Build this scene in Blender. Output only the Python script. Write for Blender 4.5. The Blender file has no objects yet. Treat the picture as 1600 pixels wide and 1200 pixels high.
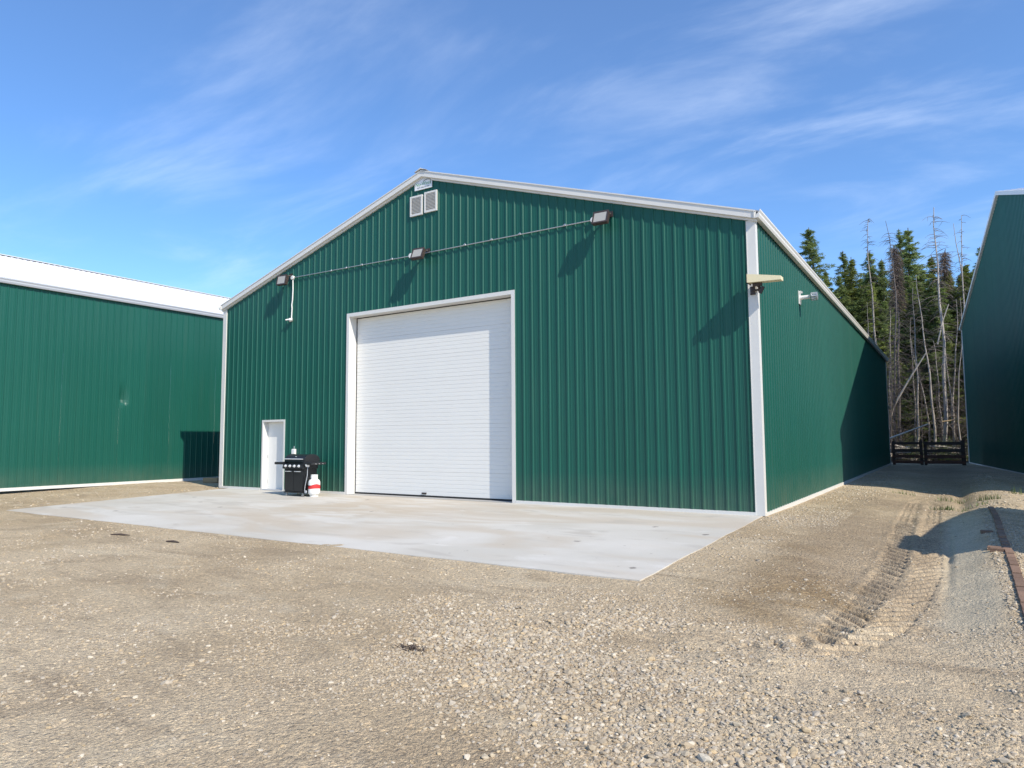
import bpy, math, random
import numpy as np
from mathutils import Vector, Matrix

random.seed(7); np.random.seed(7)
scene = bpy.context.scene
col = scene.collection
PI = math.pi

# ------------------------------------------------------------------ camera
CAM = (19.583, -13.523, 1.4415); YAW = -0.5690; PITCH = 0.08063; ROLL = -0.00619; FPX = 1080.41
fw = Vector((math.sin(YAW)*math.cos(PITCH), math.cos(YAW)*math.cos(PITCH), math.sin(PITCH)))
rt0 = Vector((math.cos(YAW), -math.sin(YAW), 0)); up0 = rt0.cross(fw)
rt = rt0*math.cos(ROLL) + up0*math.sin(ROLL); up = -rt0*math.sin(ROLL) + up0*math.cos(ROLL)
cd = bpy.data.cameras.new('camera'); cam = bpy.data.objects.new('camera', cd); col.objects.link(cam)
cam.matrix_world = Matrix(((rt.x, up.x, -fw.x, CAM[0]), (rt.y, up.y, -fw.y, CAM[1]), (rt.z, up.z, -fw.z, CAM[2]), (0, 0, 0, 1)))
cd.sensor_width = 36; cd.lens = 36*FPX/1600; cd.clip_start = 0.05; cd.clip_end = 3000
scene.camera = cam

# ------------------------------------------------------------------ sun, sky, exposure
SUN = Vector((0.74, -0.265, 0.66)).normalized()
SUN_EL = math.asin(SUN.z); SUN_AZ = math.atan2(SUN.x, SUN.y)
sd = bpy.data.lights.new('sun', 'SUN'); sd.energy = 4.7; sd.angle = math.radians(0.53); sd.color = (1.0, 0.925, 0.79)
so = bpy.data.objects.new('sun', sd); col.objects.link(so); so.rotation_euler = (-SUN).to_track_quat('-Z', 'Y').to_euler()
so.location = (30, -20, 40)
world = bpy.data.worlds.new('World'); scene.world = world; world.use_nodes = True
nt = world.node_tree; nt.nodes.clear()
def nn(nt, t, **k):
    n = nt.nodes.new(t)
    for a, b in k.items():
        if a.startswith('i_'): n.inputs[a[2:].replace('_', ' ')].default_value = b
        else: setattr(n, a, b)
    return n
sky = nn(nt, 'ShaderNodeTexSky', sky_type='NISHITA', sun_disc=False, sun_elevation=SUN_EL, sun_rotation=SUN_AZ, altitude=700, air_density=1.0, dust_density=0.3, ozone_density=4.5)
tc = nn(nt, 'ShaderNodeTexCoord'); sep = nn(nt, 'ShaderNodeSeparateXYZ'); nt.links.new(tc.outputs['Generated'], sep.inputs[0])
def mth(nt, op, a, b=None, clamp=False):
    m = nt.nodes.new('ShaderNodeMath'); m.operation = op; m.use_clamp = clamp
    for i, v in enumerate((a, b)):
        if v is None: continue
        if isinstance(v, (int, float)): m.inputs[i].default_value = v
        else: nt.links.new(v, m.inputs[i])
    return m.outputs[0]
zz = mth(nt, 'MAXIMUM', mth(nt, 'ADD', sep.outputs['Z'], 0.12), 0.05)
cx = mth(nt, 'DIVIDE', sep.outputs['X'], zz); cy = mth(nt, 'DIVIDE', sep.outputs['Y'], zz)
cmb = nt.nodes.new('ShaderNodeCombineXYZ'); nt.links.new(cx, cmb.inputs[0]); nt.links.new(cy, cmb.inputs[1])
mp = nn(nt, 'ShaderNodeMapping'); mp.inputs['Location'].default_value = (4.1, 2.9, 0); mp.inputs['Rotation'].default_value = (0, 0, math.radians(24)); mp.inputs['Scale'].default_value = (0.9, 2.1, 1)
nt.links.new(cmb.outputs[0], mp.inputs[0])
n1 = nn(nt, 'ShaderNodeTexNoise'); n1.inputs['Scale'].default_value = 1.1; n1.inputs['Detail'].default_value = 8; n1.inputs['Roughness'].default_value = 0.58; n1.inputs['Distortion'].default_value = 0.5
n2 = nn(nt, 'ShaderNodeTexNoise'); n2.inputs['Scale'].default_value = 0.55; n2.inputs['Detail'].default_value = 3
nt.links.new(mp.outputs[0], n1.inputs['Vector']); nt.links.new(cmb.outputs[0], n2.inputs['Vector'])
def ramp(nt, src, p0, p1, c0=(0, 0, 0, 1), c1=(1, 1, 1, 1)):
    r = nt.nodes.new('ShaderNodeValToRGB'); r.color_ramp.elements[0].position = p0; r.color_ramp.elements[1].position = p1
    r.color_ramp.elements[0].color = c0; r.color_ramp.elements[1].color = c1; r.color_ramp.interpolation = 'EASE'
    nt.links.new(src, r.inputs[0]); return r.outputs[0]
ca = ramp(nt, n1.outputs[0], 0.44, 0.84); dst = nn(nt, 'ShaderNodeVectorMath', operation='DISTANCE'); nt.links.new(cmb.outputs[0], dst.inputs[0]); dst.inputs[1].default_value = (-0.15, 1.55, 0)
cb = ramp(nt, mth(nt, 'ADD', n2.outputs[0], mth(nt, 'MULTIPLY', mth(nt, 'SUBTRACT', 1.0, mth(nt, 'MULTIPLY', dst.outputs['Value'], 0.9), clamp=True), 0.30)), 0.42, 0.72)
cl = mth(nt, 'ADD', mth(nt, 'MULTIPLY', mth(nt, 'MULTIPLY', ca, cb), 0.36), 0.06)
mix = nn(nt, 'ShaderNodeMix', data_type='RGBA'); nt.links.new(cl, mix.inputs[0])
hs = nn(nt, 'ShaderNodeHueSaturation'); hs.inputs['Saturation'].default_value = 1.22; hs.inputs['Value'].default_value = 1.28; hs.inputs['Hue'].default_value = 0.503
nt.links.new(sky.outputs[0], hs.inputs['Color'])
nt.links.new(hs.outputs[0], mix.inputs[6]); mix.inputs[7].default_value = (8.2, 8.8, 9.6, 1)
bg = nn(nt, 'ShaderNodeBackground'); bg.inputs['Strength'].default_value = 0.15
nt.links.new(mix.outputs[2], bg.inputs[0]); wo = nn(nt, 'ShaderNodeOutputWorld'); nt.links.new(bg.outputs[0], wo.inputs[0])
vs = scene.view_settings; vs.view_transform = 'Standard'; vs.look = 'None'; vs.gamma = 1; vs.use_curve_mapping = False; vs.exposure = 0.2
scene.render.engine = 'CYCLES'

# ------------------------------------------------------------------ materials
def mat(name, base, rough=0.6, metal=0.0, var=0.0, vscale=2.0, bump=0.0, bscale=20.0, rnd=0.0, spec=0.5, coat=0.0, detail=5, stretch=None, bdist=0.01):
    m = bpy.data.materials.new(name); m.use_nodes = True; t = m.node_tree
    b = t.nodes['Principled BSDF']; b.inputs['Base Color'].default_value = (*base, 1); b.inputs['Roughness'].default_value = rough
    b.inputs['Metallic'].default_value = metal; b.inputs['Specular IOR Level'].default_value = spec; b.inputs['Coat Weight'].default_value = coat
    g = t.nodes.new('ShaderNodeNewGeometry'); vec = g.outputs['Position']
    if stretch:
        mpn = t.nodes.new('ShaderNodeMapping'); mpn.inputs['Scale'].default_value = stretch; t.links.new(vec, mpn.inputs[0]); vec = mpn.outputs[0]
    if var or rnd:
        h = t.nodes.new('ShaderNodeHueSaturation'); h.inputs['Color'].default_value = (*base, 1)
        v = None
        if var:
            n = t.nodes.new('ShaderNodeTexNoise'); n.inputs['Scale'].default_value = vscale; n.inputs['Detail'].default_value = detail; n.inputs['Roughness'].default_value = 0.6
            t.links.new(vec, n.inputs['Vector'])
            v = mth(t, 'ADD', mth(t, 'MULTIPLY', mth(t, 'SUBTRACT', n.outputs[0], 0.5), var*2), 1.0)
        if rnd:
            oi = t.nodes.new('ShaderNodeObjectInfo')
            r = mth(t, 'ADD', mth(t, 'MULTIPLY', mth(t, 'SUBTRACT', oi.outputs['Random'], 0.5), rnd*2), 1.0)
            v = r if v is None else mth(t, 'MULTIPLY', v, r)
        t.links.new(v, h.inputs['Value']); t.links.new(h.outputs[0], b.inputs['Base Color'])
    if bump:
        n = t.nodes.new('ShaderNodeTexNoise'); n.inputs['Scale'].default_value = bscale; n.inputs['Detail'].default_value = 6
        t.links.new(vec, n.inputs['Vector'])
        bp = t.nodes.new('ShaderNodeBump'); bp.inputs['Strength'].default_value = bump; bp.inputs['Distance'].default_value = bdist
        t.links.new(n.outputs[0], bp.inputs['Height']); t.links.new(bp.outputs[0], b.inputs['Normal'])
    return m
M = {}
M['green'] = mat('green_painted_steel', (0.0085, 0.088, 0.064), 0.42, var=0.08, vscale=0.7, rnd=0.035, bump=0.12, bscale=0.8, bdist=0.015, spec=0.36)
M['white'] = mat('white_painted_steel', (0.68, 0.665, 0.63), 0.42, var=0.04, vscale=3, bump=0.1, bscale=3)
M['door'] = mat('white_door_skin', (0.77, 0.755, 0.715), 0.5, var=0.03, vscale=1.5, bump=0.12, bscale=60, bdist=0.002)
M['roof'] = mat('white_roof_steel', (0.76, 0.77, 0.79), 0.4, var=0.05, vscale=0.6)
M['seal'] = mat('black_rubber_seal', (0.02, 0.02, 0.022), 0.7)
M['dark_metal'] = mat('dark_bronze_metal', (0.045, 0.032, 0.028), 0.5, var=0.15, vscale=14)
M['lens'] = mat('lamp_lens', (0.36, 0.35, 0.32), 0.3, var=0.1, vscale=60)
M['galv'] = mat('galvanised_steel', (0.55, 0.57, 0.58), 0.35, metal=0.7, var=0.12, vscale=12)
M['grey'] = mat('grey_paint', (0.42, 0.44, 0.47), 0.4, var=0.05)
M['cream'] = mat('cream_housing', (0.72, 0.64, 0.42), 0.5, var=0.05)
M['black'] = mat('black_enamel', (0.014, 0.015, 0.018), 0.38, var=0.15, vscale=9, bump=0.1, bscale=30)
M['chrome'] = mat('chrome_steel', (0.80, 0.80, 0.80), 0.3, metal=0.45)
M['tank'] = mat('white_tank_paint', (0.78, 0.77, 0.74), 0.4, var=0.05, vscale=12)
M['red'] = mat('red_tank_band', (0.55, 0.035, 0.035), 0.45)
M['wood_dark'] = mat('dark_weathered_wood', (0.085, 0.062, 0.050), 0.85, var=0.3, vscale=8, bump=0.4, bscale=30)
M['wood_red'] = mat('red_brown_board', (0.13, 0.060, 0.040), 0.8, var=0.3, vscale=8, bump=0.4, bscale=30)
M['bark'] = mat('grey_bark', (0.13, 0.11, 0.10), 0.9, var=0.45, vscale=2.5, rnd=0.2, bump=0.6, bscale=14)
M['bark_pale'] = mat('pale_bark', (0.34, 0.30, 0.26), 0.85, var=0.45, vscale=2.0, rnd=0.15, bump=0.5, bscale=12)
M['twig'] = mat('grey_dead_twig', (0.135, 0.112, 0.098), 0.9, rnd=0.35, var=0.3, vscale=1.5)
M['needle'] = mat('spruce_needles', (0.20, 0.255, 0.085), 0.7, rnd=0.22, var=0.55, vscale=0.9, spec=0.2, detail=3)
M['needle2'] = mat('yellow_green_needles', (0.24, 0.28, 0.075), 0.7, rnd=0.2, var=0.55, vscale=0.9, spec=0.2, detail=3)
def translucent(m, f=0.35):
    t = m.node_tree; b = t.nodes['Principled BSDF']; o = t.nodes['Material Output']; tr = t.nodes.new('ShaderNodeBsdfTranslucent'); mx = t.nodes.new('ShaderNodeMixShader'); mx.inputs[0].default_value = f
    t.links.new(b.inputs['Base Color'].links[0].from_socket, tr.inputs[0]); t.links.new(b.outputs[0], mx.inputs[1]); t.links.new(tr.outputs[0], mx.inputs[2]); t.links.new(mx.outputs[0], o.inputs[0])
translucent(M['needle']); translucent(M['needle2'])
M['brown_needle'] = mat('brown_dead_needles', (0.135, 0.10, 0.08), 0.9, rnd=0.15, var=0.4, vscale=1.2, spec=0.1)
M['log'] = mat('bleached_log', (0.58, 0.51, 0.43), 0.85, rnd=0.3, var=0.3, vscale=5, bump=0.4, bscale=30)
M['brick'] = mat('red_brown_brick', (0.22, 0.135, 0.09), 0.85, var=0.3, vscale=12, rnd=0.2, bump=0.5, bscale=60)
M['grass'] = mat('green_weed', (0.10, 0.15, 0.035), 0.7, rnd=0.2, var=0.3)
M['concrete_block'] = mat('grey_concrete', (0.36, 0.35, 0.33), 0.9, var=0.2, vscale=10, bump=0.5, bscale=60)
M['tan_wood'] = mat('tan_wood', (0.36, 0.26, 0.15), 0.85, var=0.3, vscale=8)
M['sign'] = mat('sign_white', (0.78, 0.79, 0.80), 0.4)
M['sign_green'] = mat('sign_green', (0.16, 0.36, 0.16), 0.5)
M['sign_grey'] = mat('sign_dark_grey', (0.09, 0.11, 0.12), 0.5)
M['shadow_gap'] = mat('black_gap', (0.02, 0.02, 0.02), 0.8)
M['glass'] = mat('dark_glass', (0.03, 0.04, 0.05), 0.08)

def wall_dust_reflection(m):
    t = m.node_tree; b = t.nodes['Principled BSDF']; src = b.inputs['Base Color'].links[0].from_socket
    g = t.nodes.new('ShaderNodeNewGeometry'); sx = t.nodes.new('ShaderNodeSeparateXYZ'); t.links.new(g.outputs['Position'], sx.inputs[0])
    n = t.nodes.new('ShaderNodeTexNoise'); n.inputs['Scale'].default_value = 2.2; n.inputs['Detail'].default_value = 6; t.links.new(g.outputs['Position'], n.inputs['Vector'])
    f = mth(t, 'SUBTRACT', 1.0, mth(t, 'DIVIDE', sx.outputs['Z'], 0.75), clamp=True)  # tan toward the base: splash dust, with brownish reflections painted into the colour
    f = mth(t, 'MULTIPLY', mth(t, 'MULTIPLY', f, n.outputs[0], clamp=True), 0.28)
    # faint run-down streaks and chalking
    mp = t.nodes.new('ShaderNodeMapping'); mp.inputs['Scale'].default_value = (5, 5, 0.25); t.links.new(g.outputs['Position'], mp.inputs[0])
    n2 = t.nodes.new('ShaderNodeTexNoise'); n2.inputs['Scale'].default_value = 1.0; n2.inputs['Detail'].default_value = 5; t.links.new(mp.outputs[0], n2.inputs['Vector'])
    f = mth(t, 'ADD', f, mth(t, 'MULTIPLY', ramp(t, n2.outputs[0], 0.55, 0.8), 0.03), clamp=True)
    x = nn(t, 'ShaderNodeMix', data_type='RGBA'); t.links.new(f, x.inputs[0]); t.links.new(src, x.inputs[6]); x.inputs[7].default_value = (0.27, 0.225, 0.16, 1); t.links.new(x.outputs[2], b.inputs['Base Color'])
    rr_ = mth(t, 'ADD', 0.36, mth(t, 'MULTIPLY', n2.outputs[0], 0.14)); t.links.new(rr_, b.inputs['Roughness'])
wall_dust_reflection(M['green'])
# slab material
def slab_mat():
    m = bpy.data.materials.new('broomed_concrete'); m.use_nodes = True; t = m.node_tree; b = t.nodes['Principled BSDF']
    g = t.nodes.new('ShaderNodeNewGeometry'); P = g.outputs['Position']
    def noise(sc, det=5, st=(1, 1, 1), dist=0):
        mp = t.nodes.new('ShaderNodeMapping'); mp.inputs['Scale'].default_value = st; t.links.new(P, mp.inputs[0])
        n = t.nodes.new('ShaderNodeTexNoise'); n.inputs['Scale'].default_value = sc; n.inputs['Detail'].default_value = det; n.inputs['Distortion'].default_value = dist
        t.links.new(mp.outputs[0], n.inputs['Vector']); return n.outputs[0]
    def mixc(f, a, b2):
        x = nn(t, 'ShaderNodeMix', data_type='RGBA'); t.links.new(f, x.inputs[0])
        for i, v in ((6, a), (7, b2)):
            if isinstance(v, tuple): x.inputs[i].default_value = v
            else: t.links.new(v, x.inputs[i])
        return x.outputs[2]
    c = mixc(ramp(t, noise(0.45, 6), 0.35, 0.65), (0.52, 0.49, 0.43, 1), (0.60, 0.57, 0.515, 1))
    c = mixc(mth(t, 'MULTIPLY', ramp(t, noise(0.35, 7, (0.6, 1.6, 1), 1.2), 0.47, 0.64), 0.75), c, (0.50, 0.43, 0.34, 1))
    c = mixc(mth(t, 'MULTIPLY', ramp(t, noise(1.6, 8, (0.5, 1.5, 1), 0.8), 0.54, 0.70), 0.55), c, (0.42, 0.385, 0.335, 1))
    c = mixc(mth(t, 'MULTIPLY', ramp(t, noise(0.9, 6, (1, 1.8, 1), 0.5), 0.60, 0.75), 0.5), c, (0.68, 0.655, 0.615, 1))
    dd = nn(t, 'ShaderNodeVectorMath', operation='DISTANCE'); t.links.new(P, dd.inputs[0]); dd.inputs[1].default_value = (8.0, -2.2, 0)
    near = mth(t, 'SUBTRACT', 1.0, mth(t, 'DIVIDE', dd.outputs['Value'], 4.5), clamp=True)
    c = mixc(mth(t, 'MULTIPLY', mth(t, 'MULTIPLY', near, ramp(t, noise(0.8, 8, (0.7, 2.2, 1), 1.5), 0.42, 0.60)), 0.8), c, (0.47, 0.39, 0.29, 1))
    # oil spots
    v = t.nodes.new('ShaderNodeTexVoronoi'); v.inputs['Scale'].default_value = 0.9; t.links.new(P, v.inputs['Vector'])
    w = mth(t, 'ADD', v.outputs['Distance'], mth(t, 'MULTIPLY', noise(14, 3), 0.10))
    c = mixc(mth(t, 'MULTIPLY', ramp(t, w, 0.085, 0.115, (1, 1, 1, 1), (0, 0, 0, 1)), 0.75), c, (0.13, 0.11, 0.095, 1))
    v2 = t.nodes.new('ShaderNodeTexVoronoi'); v2.inputs['Scale'].default_value = 2.3; t.links.new(P, v2.inputs['Vector'])
    w2 = mth(t, 'ADD', v2.outputs['Distance'], mth(t, 'MULTIPLY', noise(20, 3), 0.08))
    c = mixc(mth(t, 'MULTIPLY', ramp(t, w2, 0.07, 0.10, (1, 1, 1, 1), (0, 0, 0, 1)), 0.5), c, (0.2, 0.17, 0.14, 1))
    c = mixc(mth(t, 'MULTIPLY', ramp(t, noise(90, 3), 0.45, 0.75), 0.25), c, (0.38, 0.36, 0.33, 1))
    t.links.new(c, b.inputs['Base Color']); b.inputs['Roughness'].default_value = 0.85
    bp = t.nodes.new('ShaderNodeBump'); bp.inputs['Strength'].default_value = 0.4; bp.inputs['Distance'].default_value = 0.004
    t.links.new(noise(150, 4, (0.25, 1, 1)), bp.inputs['Height']); t.links.new(bp.outputs[0], b.inputs['Normal'])
    return m
M['slab'] = slab_mat()

def ground_mat():
    m = bpy.data.materials.new('gravel_ground'); m.use_nodes = True; t = m.node_tree; b = t.nodes['Principled BSDF']
    g = t.nodes.new('ShaderNodeNewGeometry'); P = g.outputs['Position']
    at = t.nodes.new('ShaderNodeAttribute'); at.attribute_name = 'mask'; sp = t.nodes.new('ShaderNodeSeparateColor'); t.links.new(at.outputs['Color'], sp.inputs[0])
    silt, dirt, damp, forest = sp.outputs[0], sp.outputs[1], sp.outputs[2], at.outputs['Alpha']
    def noise(sc, det=5, st=(1, 1, 1), dist=0, rough=0.55):
        mp = t.nodes.new('ShaderNodeMapping'); mp.inputs['Scale'].default_value = st; t.links.new(P, mp.inputs[0])
        n = t.nodes.new('ShaderNodeTexNoise'); n.inputs['Scale'].default_value = sc; n.inputs['Detail'].default_value = det; n.inputs['Distortion'].default_value = dist; n.inputs['Roughness'].default_value = rough
        t.links.new(mp.outputs[0], n.inputs['Vector']); return n.outputs[0]
    def mixc(f, a, b2, bl='MIX'):
        x = nn(t, 'ShaderNodeMix', data_type='RGBA', blend_type=bl)
        if isinstance(f, float): x.inputs[0].default_value = f
        else: t.links.new(f, x.inputs[0])
        for i, v in ((6, a), (7, b2)):
            if isinstance(v, tuple): x.inputs[i].default_value = v
            else: t.links.new(v, x.inputs[i])
        return x.outputs[2]
    def voro(sc, feat='F1'):
        v = t.nodes.new('ShaderNodeTexVoronoi'); v.inputs['Scale'].default_value = sc; v.feature = feat; v.voronoi_dimensions = '3D'
        mp = t.nodes.new('ShaderNodeMapping'); mp.inputs['Scale'].default_value = (1, 1, 0.5); t.links.new(P, mp.inputs[0])
        wn = t.nodes.new('ShaderNodeTexNoise'); wn.inputs['Scale'].default_value = sc*0.8; t.links.new(mp.outputs[0], wn.inputs['Vector'])
        ad = nn(t, 'ShaderNodeVectorMath', operation='MULTIPLY_ADD'); t.links.new(wn.outputs['Color'], ad.inputs[0]); ad.inputs[1].default_value = (0.5/sc,)*3; t.links.new(mp.outputs[0], ad.inputs[2])
        t.links.new(ad.outputs[0], v.inputs['Vector']); return v
    c = mixc(ramp(t, noise(0.28, 6, (1, 1, 1), 0.6), 0.36, 0.64), (0.470, 0.365, 0.240, 1), (0.575, 0.465, 0.322, 1))
    c = mixc(mth(t, 'MULTIPLY', ramp(t, noise(1.3, 7, (0.7, 1.2, 1), 0.8), 0.52, 0.70), 0.55), c, (0.63, 0.535, 0.39, 1))
    c = mixc(mth(t, 'MULTIPLY', ramp(t, noise(0.75, 7, (0.55, 1.6, 1), 1.4), 0.50, 0.68), 0.6), c, (0.35, 0.272, 0.187, 1))
    c = mixc(silt, c, mixc(noise(3, 5), (0.45, 0.395, 0.29, 1), (0.54, 0.48, 0.365, 1)))
    c = mixc(dirt, c, mixc(noise(2.5, 6), (0.27, 0.205, 0.14, 1), (0.42, 0.335, 0.235, 1)))
    c = mixc(damp, c, mixc(noise(5, 6), (0.16, 0.115, 0.075, 1), (0.38, 0.26, 0.13, 1)))
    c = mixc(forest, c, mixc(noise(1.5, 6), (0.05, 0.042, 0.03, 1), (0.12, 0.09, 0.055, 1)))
    # stone speckle (per-cell tint) at three sizes
    va = voro(26); vb = voro(60); vc = voro(140)
    def cell(v, amt, lo, hi):
        hsx = t.nodes.new('ShaderNodeSeparateColor'); t.links.new(v.outputs['Color'], hsx.inputs[0])
        r = t.nodes.new('ShaderNodeValToRGB'); e = r.color_ramp.elements; e[0].position = 0; e[0].color = lo; e[1].position = 1; e[1].color = hi
        x = r.color_ramp.elements.new(0.5); x.color = (1, 1, 1, 1); t.links.new(hsx.outputs[0], r.inputs[0])
        return r.outputs[0], hsx.outputs[1]
    inv = mth(t, 'SUBTRACT', 1.0, mth(t, 'MULTIPLY', silt, 0.7))
    ca, sel = cell(va, 1, (0.62, 0.62, 0.66, 1), (1.7, 1.62, 1.5, 1))
    c = mixc(mth(t, 'MULTIPLY', mth(t, 'GREATER_THAN', sel, 0.85), mth(t, 'MULTIPLY', inv, 0.55)), c, mixc(1.0, c, ca, 'MULTIPLY'))
    cb, sel2 = cell(vb, 1, (0.55, 0.55, 0.58, 1), (1.65, 1.6, 1.45, 1))
    c = mixc(mth(t, 'MULTIPLY', mth(t, 'GREATER_THAN', sel2, 0.6), mth(t, 'MULTIPLY', inv, 0.6)), c, mixc(1.0, c, cb, 'MULTIPLY'))
    cc, sel3 = cell(vc, 1, (0.6, 0.6, 0.6, 1), (1.5, 1.45, 1.35, 1))
    c = mixc(0.6, c, mixc(1.0, c, cc, 'MULTIPLY'))
    t.links.new(c, b.inputs['Base Color']); b.inputs['Roughness'].default_value = 0.95; b.inputs['Specular IOR Level'].default_value = 0.1
    sm = voro(60, 'SMOOTH_F1'); sm2 = voro(26, 'SMOOTH_F1'); sm3 = voro(150)
    h = mth(t, 'ADD', mth(t, 'MULTIPLY', mth(t, 'SUBTRACT', 0.5, sm.outputs['Distance']), 1.0), mth(t, 'MULTIPLY', mth(t, 'SUBTRACT', 0.5, sm2.outputs['Distance']), 1.5))
    h = mth(t, 'ADD', h, mth(t, 'MULTIPLY', noise(40, 8, rough=0.7), 1.2))
    h = mth(t, 'ADD', h, mth(t, 'MULTIPLY', sm3.outputs['Distance'], -0.5))
    h = mth(t, 'MULTIPLY', h, mth(t, 'SUBTRACT', 1.0, mth(t, 'MULTIPLY', silt, 0.6)))
    bp = t.nodes.new('ShaderNodeBump'); bp.inputs['Strength'].default_value = 1.0; bp.inputs['Distance'].default_value = 0.014
    t.links.new(h, bp.inputs['Height']); t.links.new(bp.outputs[0], b.inputs['Normal'])
    return m
M['ground'] = ground_mat()

def stone_mat():
    m = bpy.data.materials.new('river_stone'); m.use_nodes = True; t = m.node_tree; b = t.nodes['Principled BSDF']
    oi = t.nodes.new('ShaderNodeObjectInfo'); r = t.nodes.new('ShaderNodeValToRGB'); r.color_ramp.interpolation = 'CONSTANT'
    cs = [(0.40, 0.32, 0.22), (0.46, 0.38, 0.27), (0.36, 0.30, 0.22), (0.52, 0.435, 0.315), (0.43, 0.345, 0.24), (0.30, 0.25, 0.19), (0.42, 0.36, 0.28), (0.50, 0.385, 0.24), (0.38, 0.31, 0.22), (0.60, 0.52, 0.40), (0.43, 0.36, 0.26), (0.45, 0.385, 0.30)]
    e = r.color_ramp.elements
    while len(e) < len(cs): e.new(0.5)
    for i, c in enumerate(cs): e[i].position = i/len(cs); e[i].color = (*c, 1)
    t.links.new(oi.outputs['Random'], r.inputs[0])
    g = t.nodes.new('ShaderNodeNewGeometry'); n = t.nodes.new('ShaderNodeTexNoise'); n.inputs['Scale'].default_value = 60; t.links.new(g.outputs['Position'], n.inputs['Vector'])
    h = t.nodes.new('ShaderNodeHueSaturation'); t.links.new(r.outputs[0], h.inputs['Color']); t.links.new(mth(t, 'ADD', mth(t, 'MULTIPLY', n.outputs[0], 0.5), 0.72), h.inputs['Value'])
    t.links.new(h.outputs[0], b.inputs['Base Color']); b.inputs['Roughness'].default_value = 0.9; b.inputs['Specular IOR Level'].default_value = 0.12
    return m
M['stone'] = stone_mat()

# ------------------------------------------------------------------ helpers
def tag(o, label=None, cat=None, group=None, kind=None):
    if label: o['label'] = label
    if cat: o['category'] = cat
    if group: o['group'] = group
    if kind: o['kind'] = kind
    return o
def empty(name, loc=(0, 0, 0), rz=0.0):
    o = bpy.data.objects.new(name, None); o.location = loc; o.rotation_euler = (0, 0, rz); o.empty_display_size = 0.3; col.objects.link(o); return o
def rootloc(p):
    v = Vector((0, 0, 0))
    while p is not None: v += p.location; p = p.parent
    return v
class MB:
    def __init__(s): s.v = []; s.f = []; s.mi = []; s.smooth = False
    def add(s, vs, fs, mi=0):
        k = len(s.v); s.v += [tuple(a) for a in vs]; s.f += [tuple(i+k for i in q) for q in fs]; s.mi += [mi]*len(fs)
    def box(s, a, b, mi=0, rot=None, piv=None, bev=0.0):
        x0, y0, z0 = a; x1, y1, z1 = b
        if bev:
            vs = []
            for z, i in ((z0, bev), (z0+bev, 0), (z1-bev, 0), (z1, bev)):
                X0, X1, Y0, Y1 = x0+i, x1-i, y0+i, y1-i
                vs += [(X0, Y0, z), (X1, Y0, z), (X1, Y1, z), (X0, Y1, z)]
            fs = [(3, 2, 1, 0), (12, 13, 14, 15)] + [(4*l+i, 4*l+(i+1) % 4, 4*l+4+(i+1) % 4, 4*l+4+i) for l in range(3) for i in range(4)]
        else:
            vs = [(x0, y0, z0), (x1, y0, z0), (x1, y1, z0), (x0, y1, z0), (x0, y0, z1), (x1, y0, z1), (x1, y1, z1), (x0, y1, z1)]
            fs = [(3, 2, 1, 0), (4, 5, 6, 7), (0, 1, 5, 4), (1, 2, 6, 5), (2, 3, 7, 6), (3, 0, 4, 7)]
        if rot is not None:
            pv = Vector(piv) if piv else Vector(((x0+x1)/2, (y0+y1)/2, (z0+z1)/2))
            vs = [tuple(rot @ (Vector(v)-pv) + pv) for v in vs]
        s.add(vs, fs, mi); return s
    def prism(s, poly, ext, mi=0):
        """poly: 3-D points of one cap, ext: extrusion vector"""
        n = len(poly); e = Vector(ext); vs = [tuple(p) for p in poly] + [tuple(Vector(p)+e) for p in poly]
        fs = [tuple(range(n))[::-1], tuple(range(n, 2*n))] + [(i, (i+1) % n, n+(i+1) % n, n+i) for i in range(n)]
        s.add(vs, fs, mi); return s
    def tube(s, pts, rad, n=8, mi=0, caps=True):
        pts = [Vector(p) for p in pts]; m = len(pts)
        rr = rad if isinstance(rad, (list, tuple)) else [rad]*m
        vs = []
        for i, p in enumerate(pts):
            d = (pts[min(i+1, m-1)]-pts[max(i-1, 0)]).normalized()
            a = Vector((0, 0, 1)) if abs(d.z) < 0.9 else Vector((1, 0, 0))
            u = d.cross(a).normalized(); w = u.cross(d)
            for k in range(n):
                t = 2*PI*k/n; vs.append(tuple(p + (u*math.cos(t)+w*math.sin(t))*rr[i]))
        fs = [(i*n+k, i*n+(k+1) % n, (i+1)*n+(k+1) % n, (i+1)*n+k) for i in range(m-1) for k in range(n)]
        if caps: fs += [tuple(range(n))[::-1], tuple((m-1)*n+k for k in range(n))]
        s.add(vs, fs, mi); return s
    def lathe(s, prof, c=(0, 0, 0), n=24, mi=0, axis='z', split=None):
        vs = []
        for r, z in prof:
            for k in range(n):
                t = 2*PI*k/n; a, b = r*math.cos(t), r*math.sin(t)
                p = (a, b, z) if axis == 'z' else ((z, a, b) if axis == 'x' else (a, z, b))
                vs.append((p[0]+c[0], p[1]+c[1], p[2]+c[2]))
        m = len(prof); fs = [(i*n+k, i*n+(k+1) % n, (i+1)*n+(k+1) % n, (i+1)*n+k) for i in range(m-1) for k in range(n)]
        s.add(vs, fs, mi); return s
    def build(s, name, material, parent=None, world=True, smooth=None):
        me = bpy.data.meshes.new(name)
        off = rootloc(parent) if (parent is not None and world) else Vector((0, 0, 0))
        me.from_pydata([(v[0]-off.x, v[1]-off.y, v[2]-off.z) for v in s.v], [], s.f)
        mats = material if isinstance(material, (list, tuple)) else [material]
        for m_ in mats: me.materials.append(m_)
        if len(mats) > 1: me.polygons.foreach_set('material_index', s.mi)
        if smooth:
            me.polygons.foreach_set('use_smooth', [True]*len(me.polygons))
            if smooth < 3: me.set_sharp_from_angle(angle=smooth)
        me.update(); o = bpy.data.objects.new(name, me); col.objects.link(o)
        if parent is not None: o.parent = parent
        return o
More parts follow.
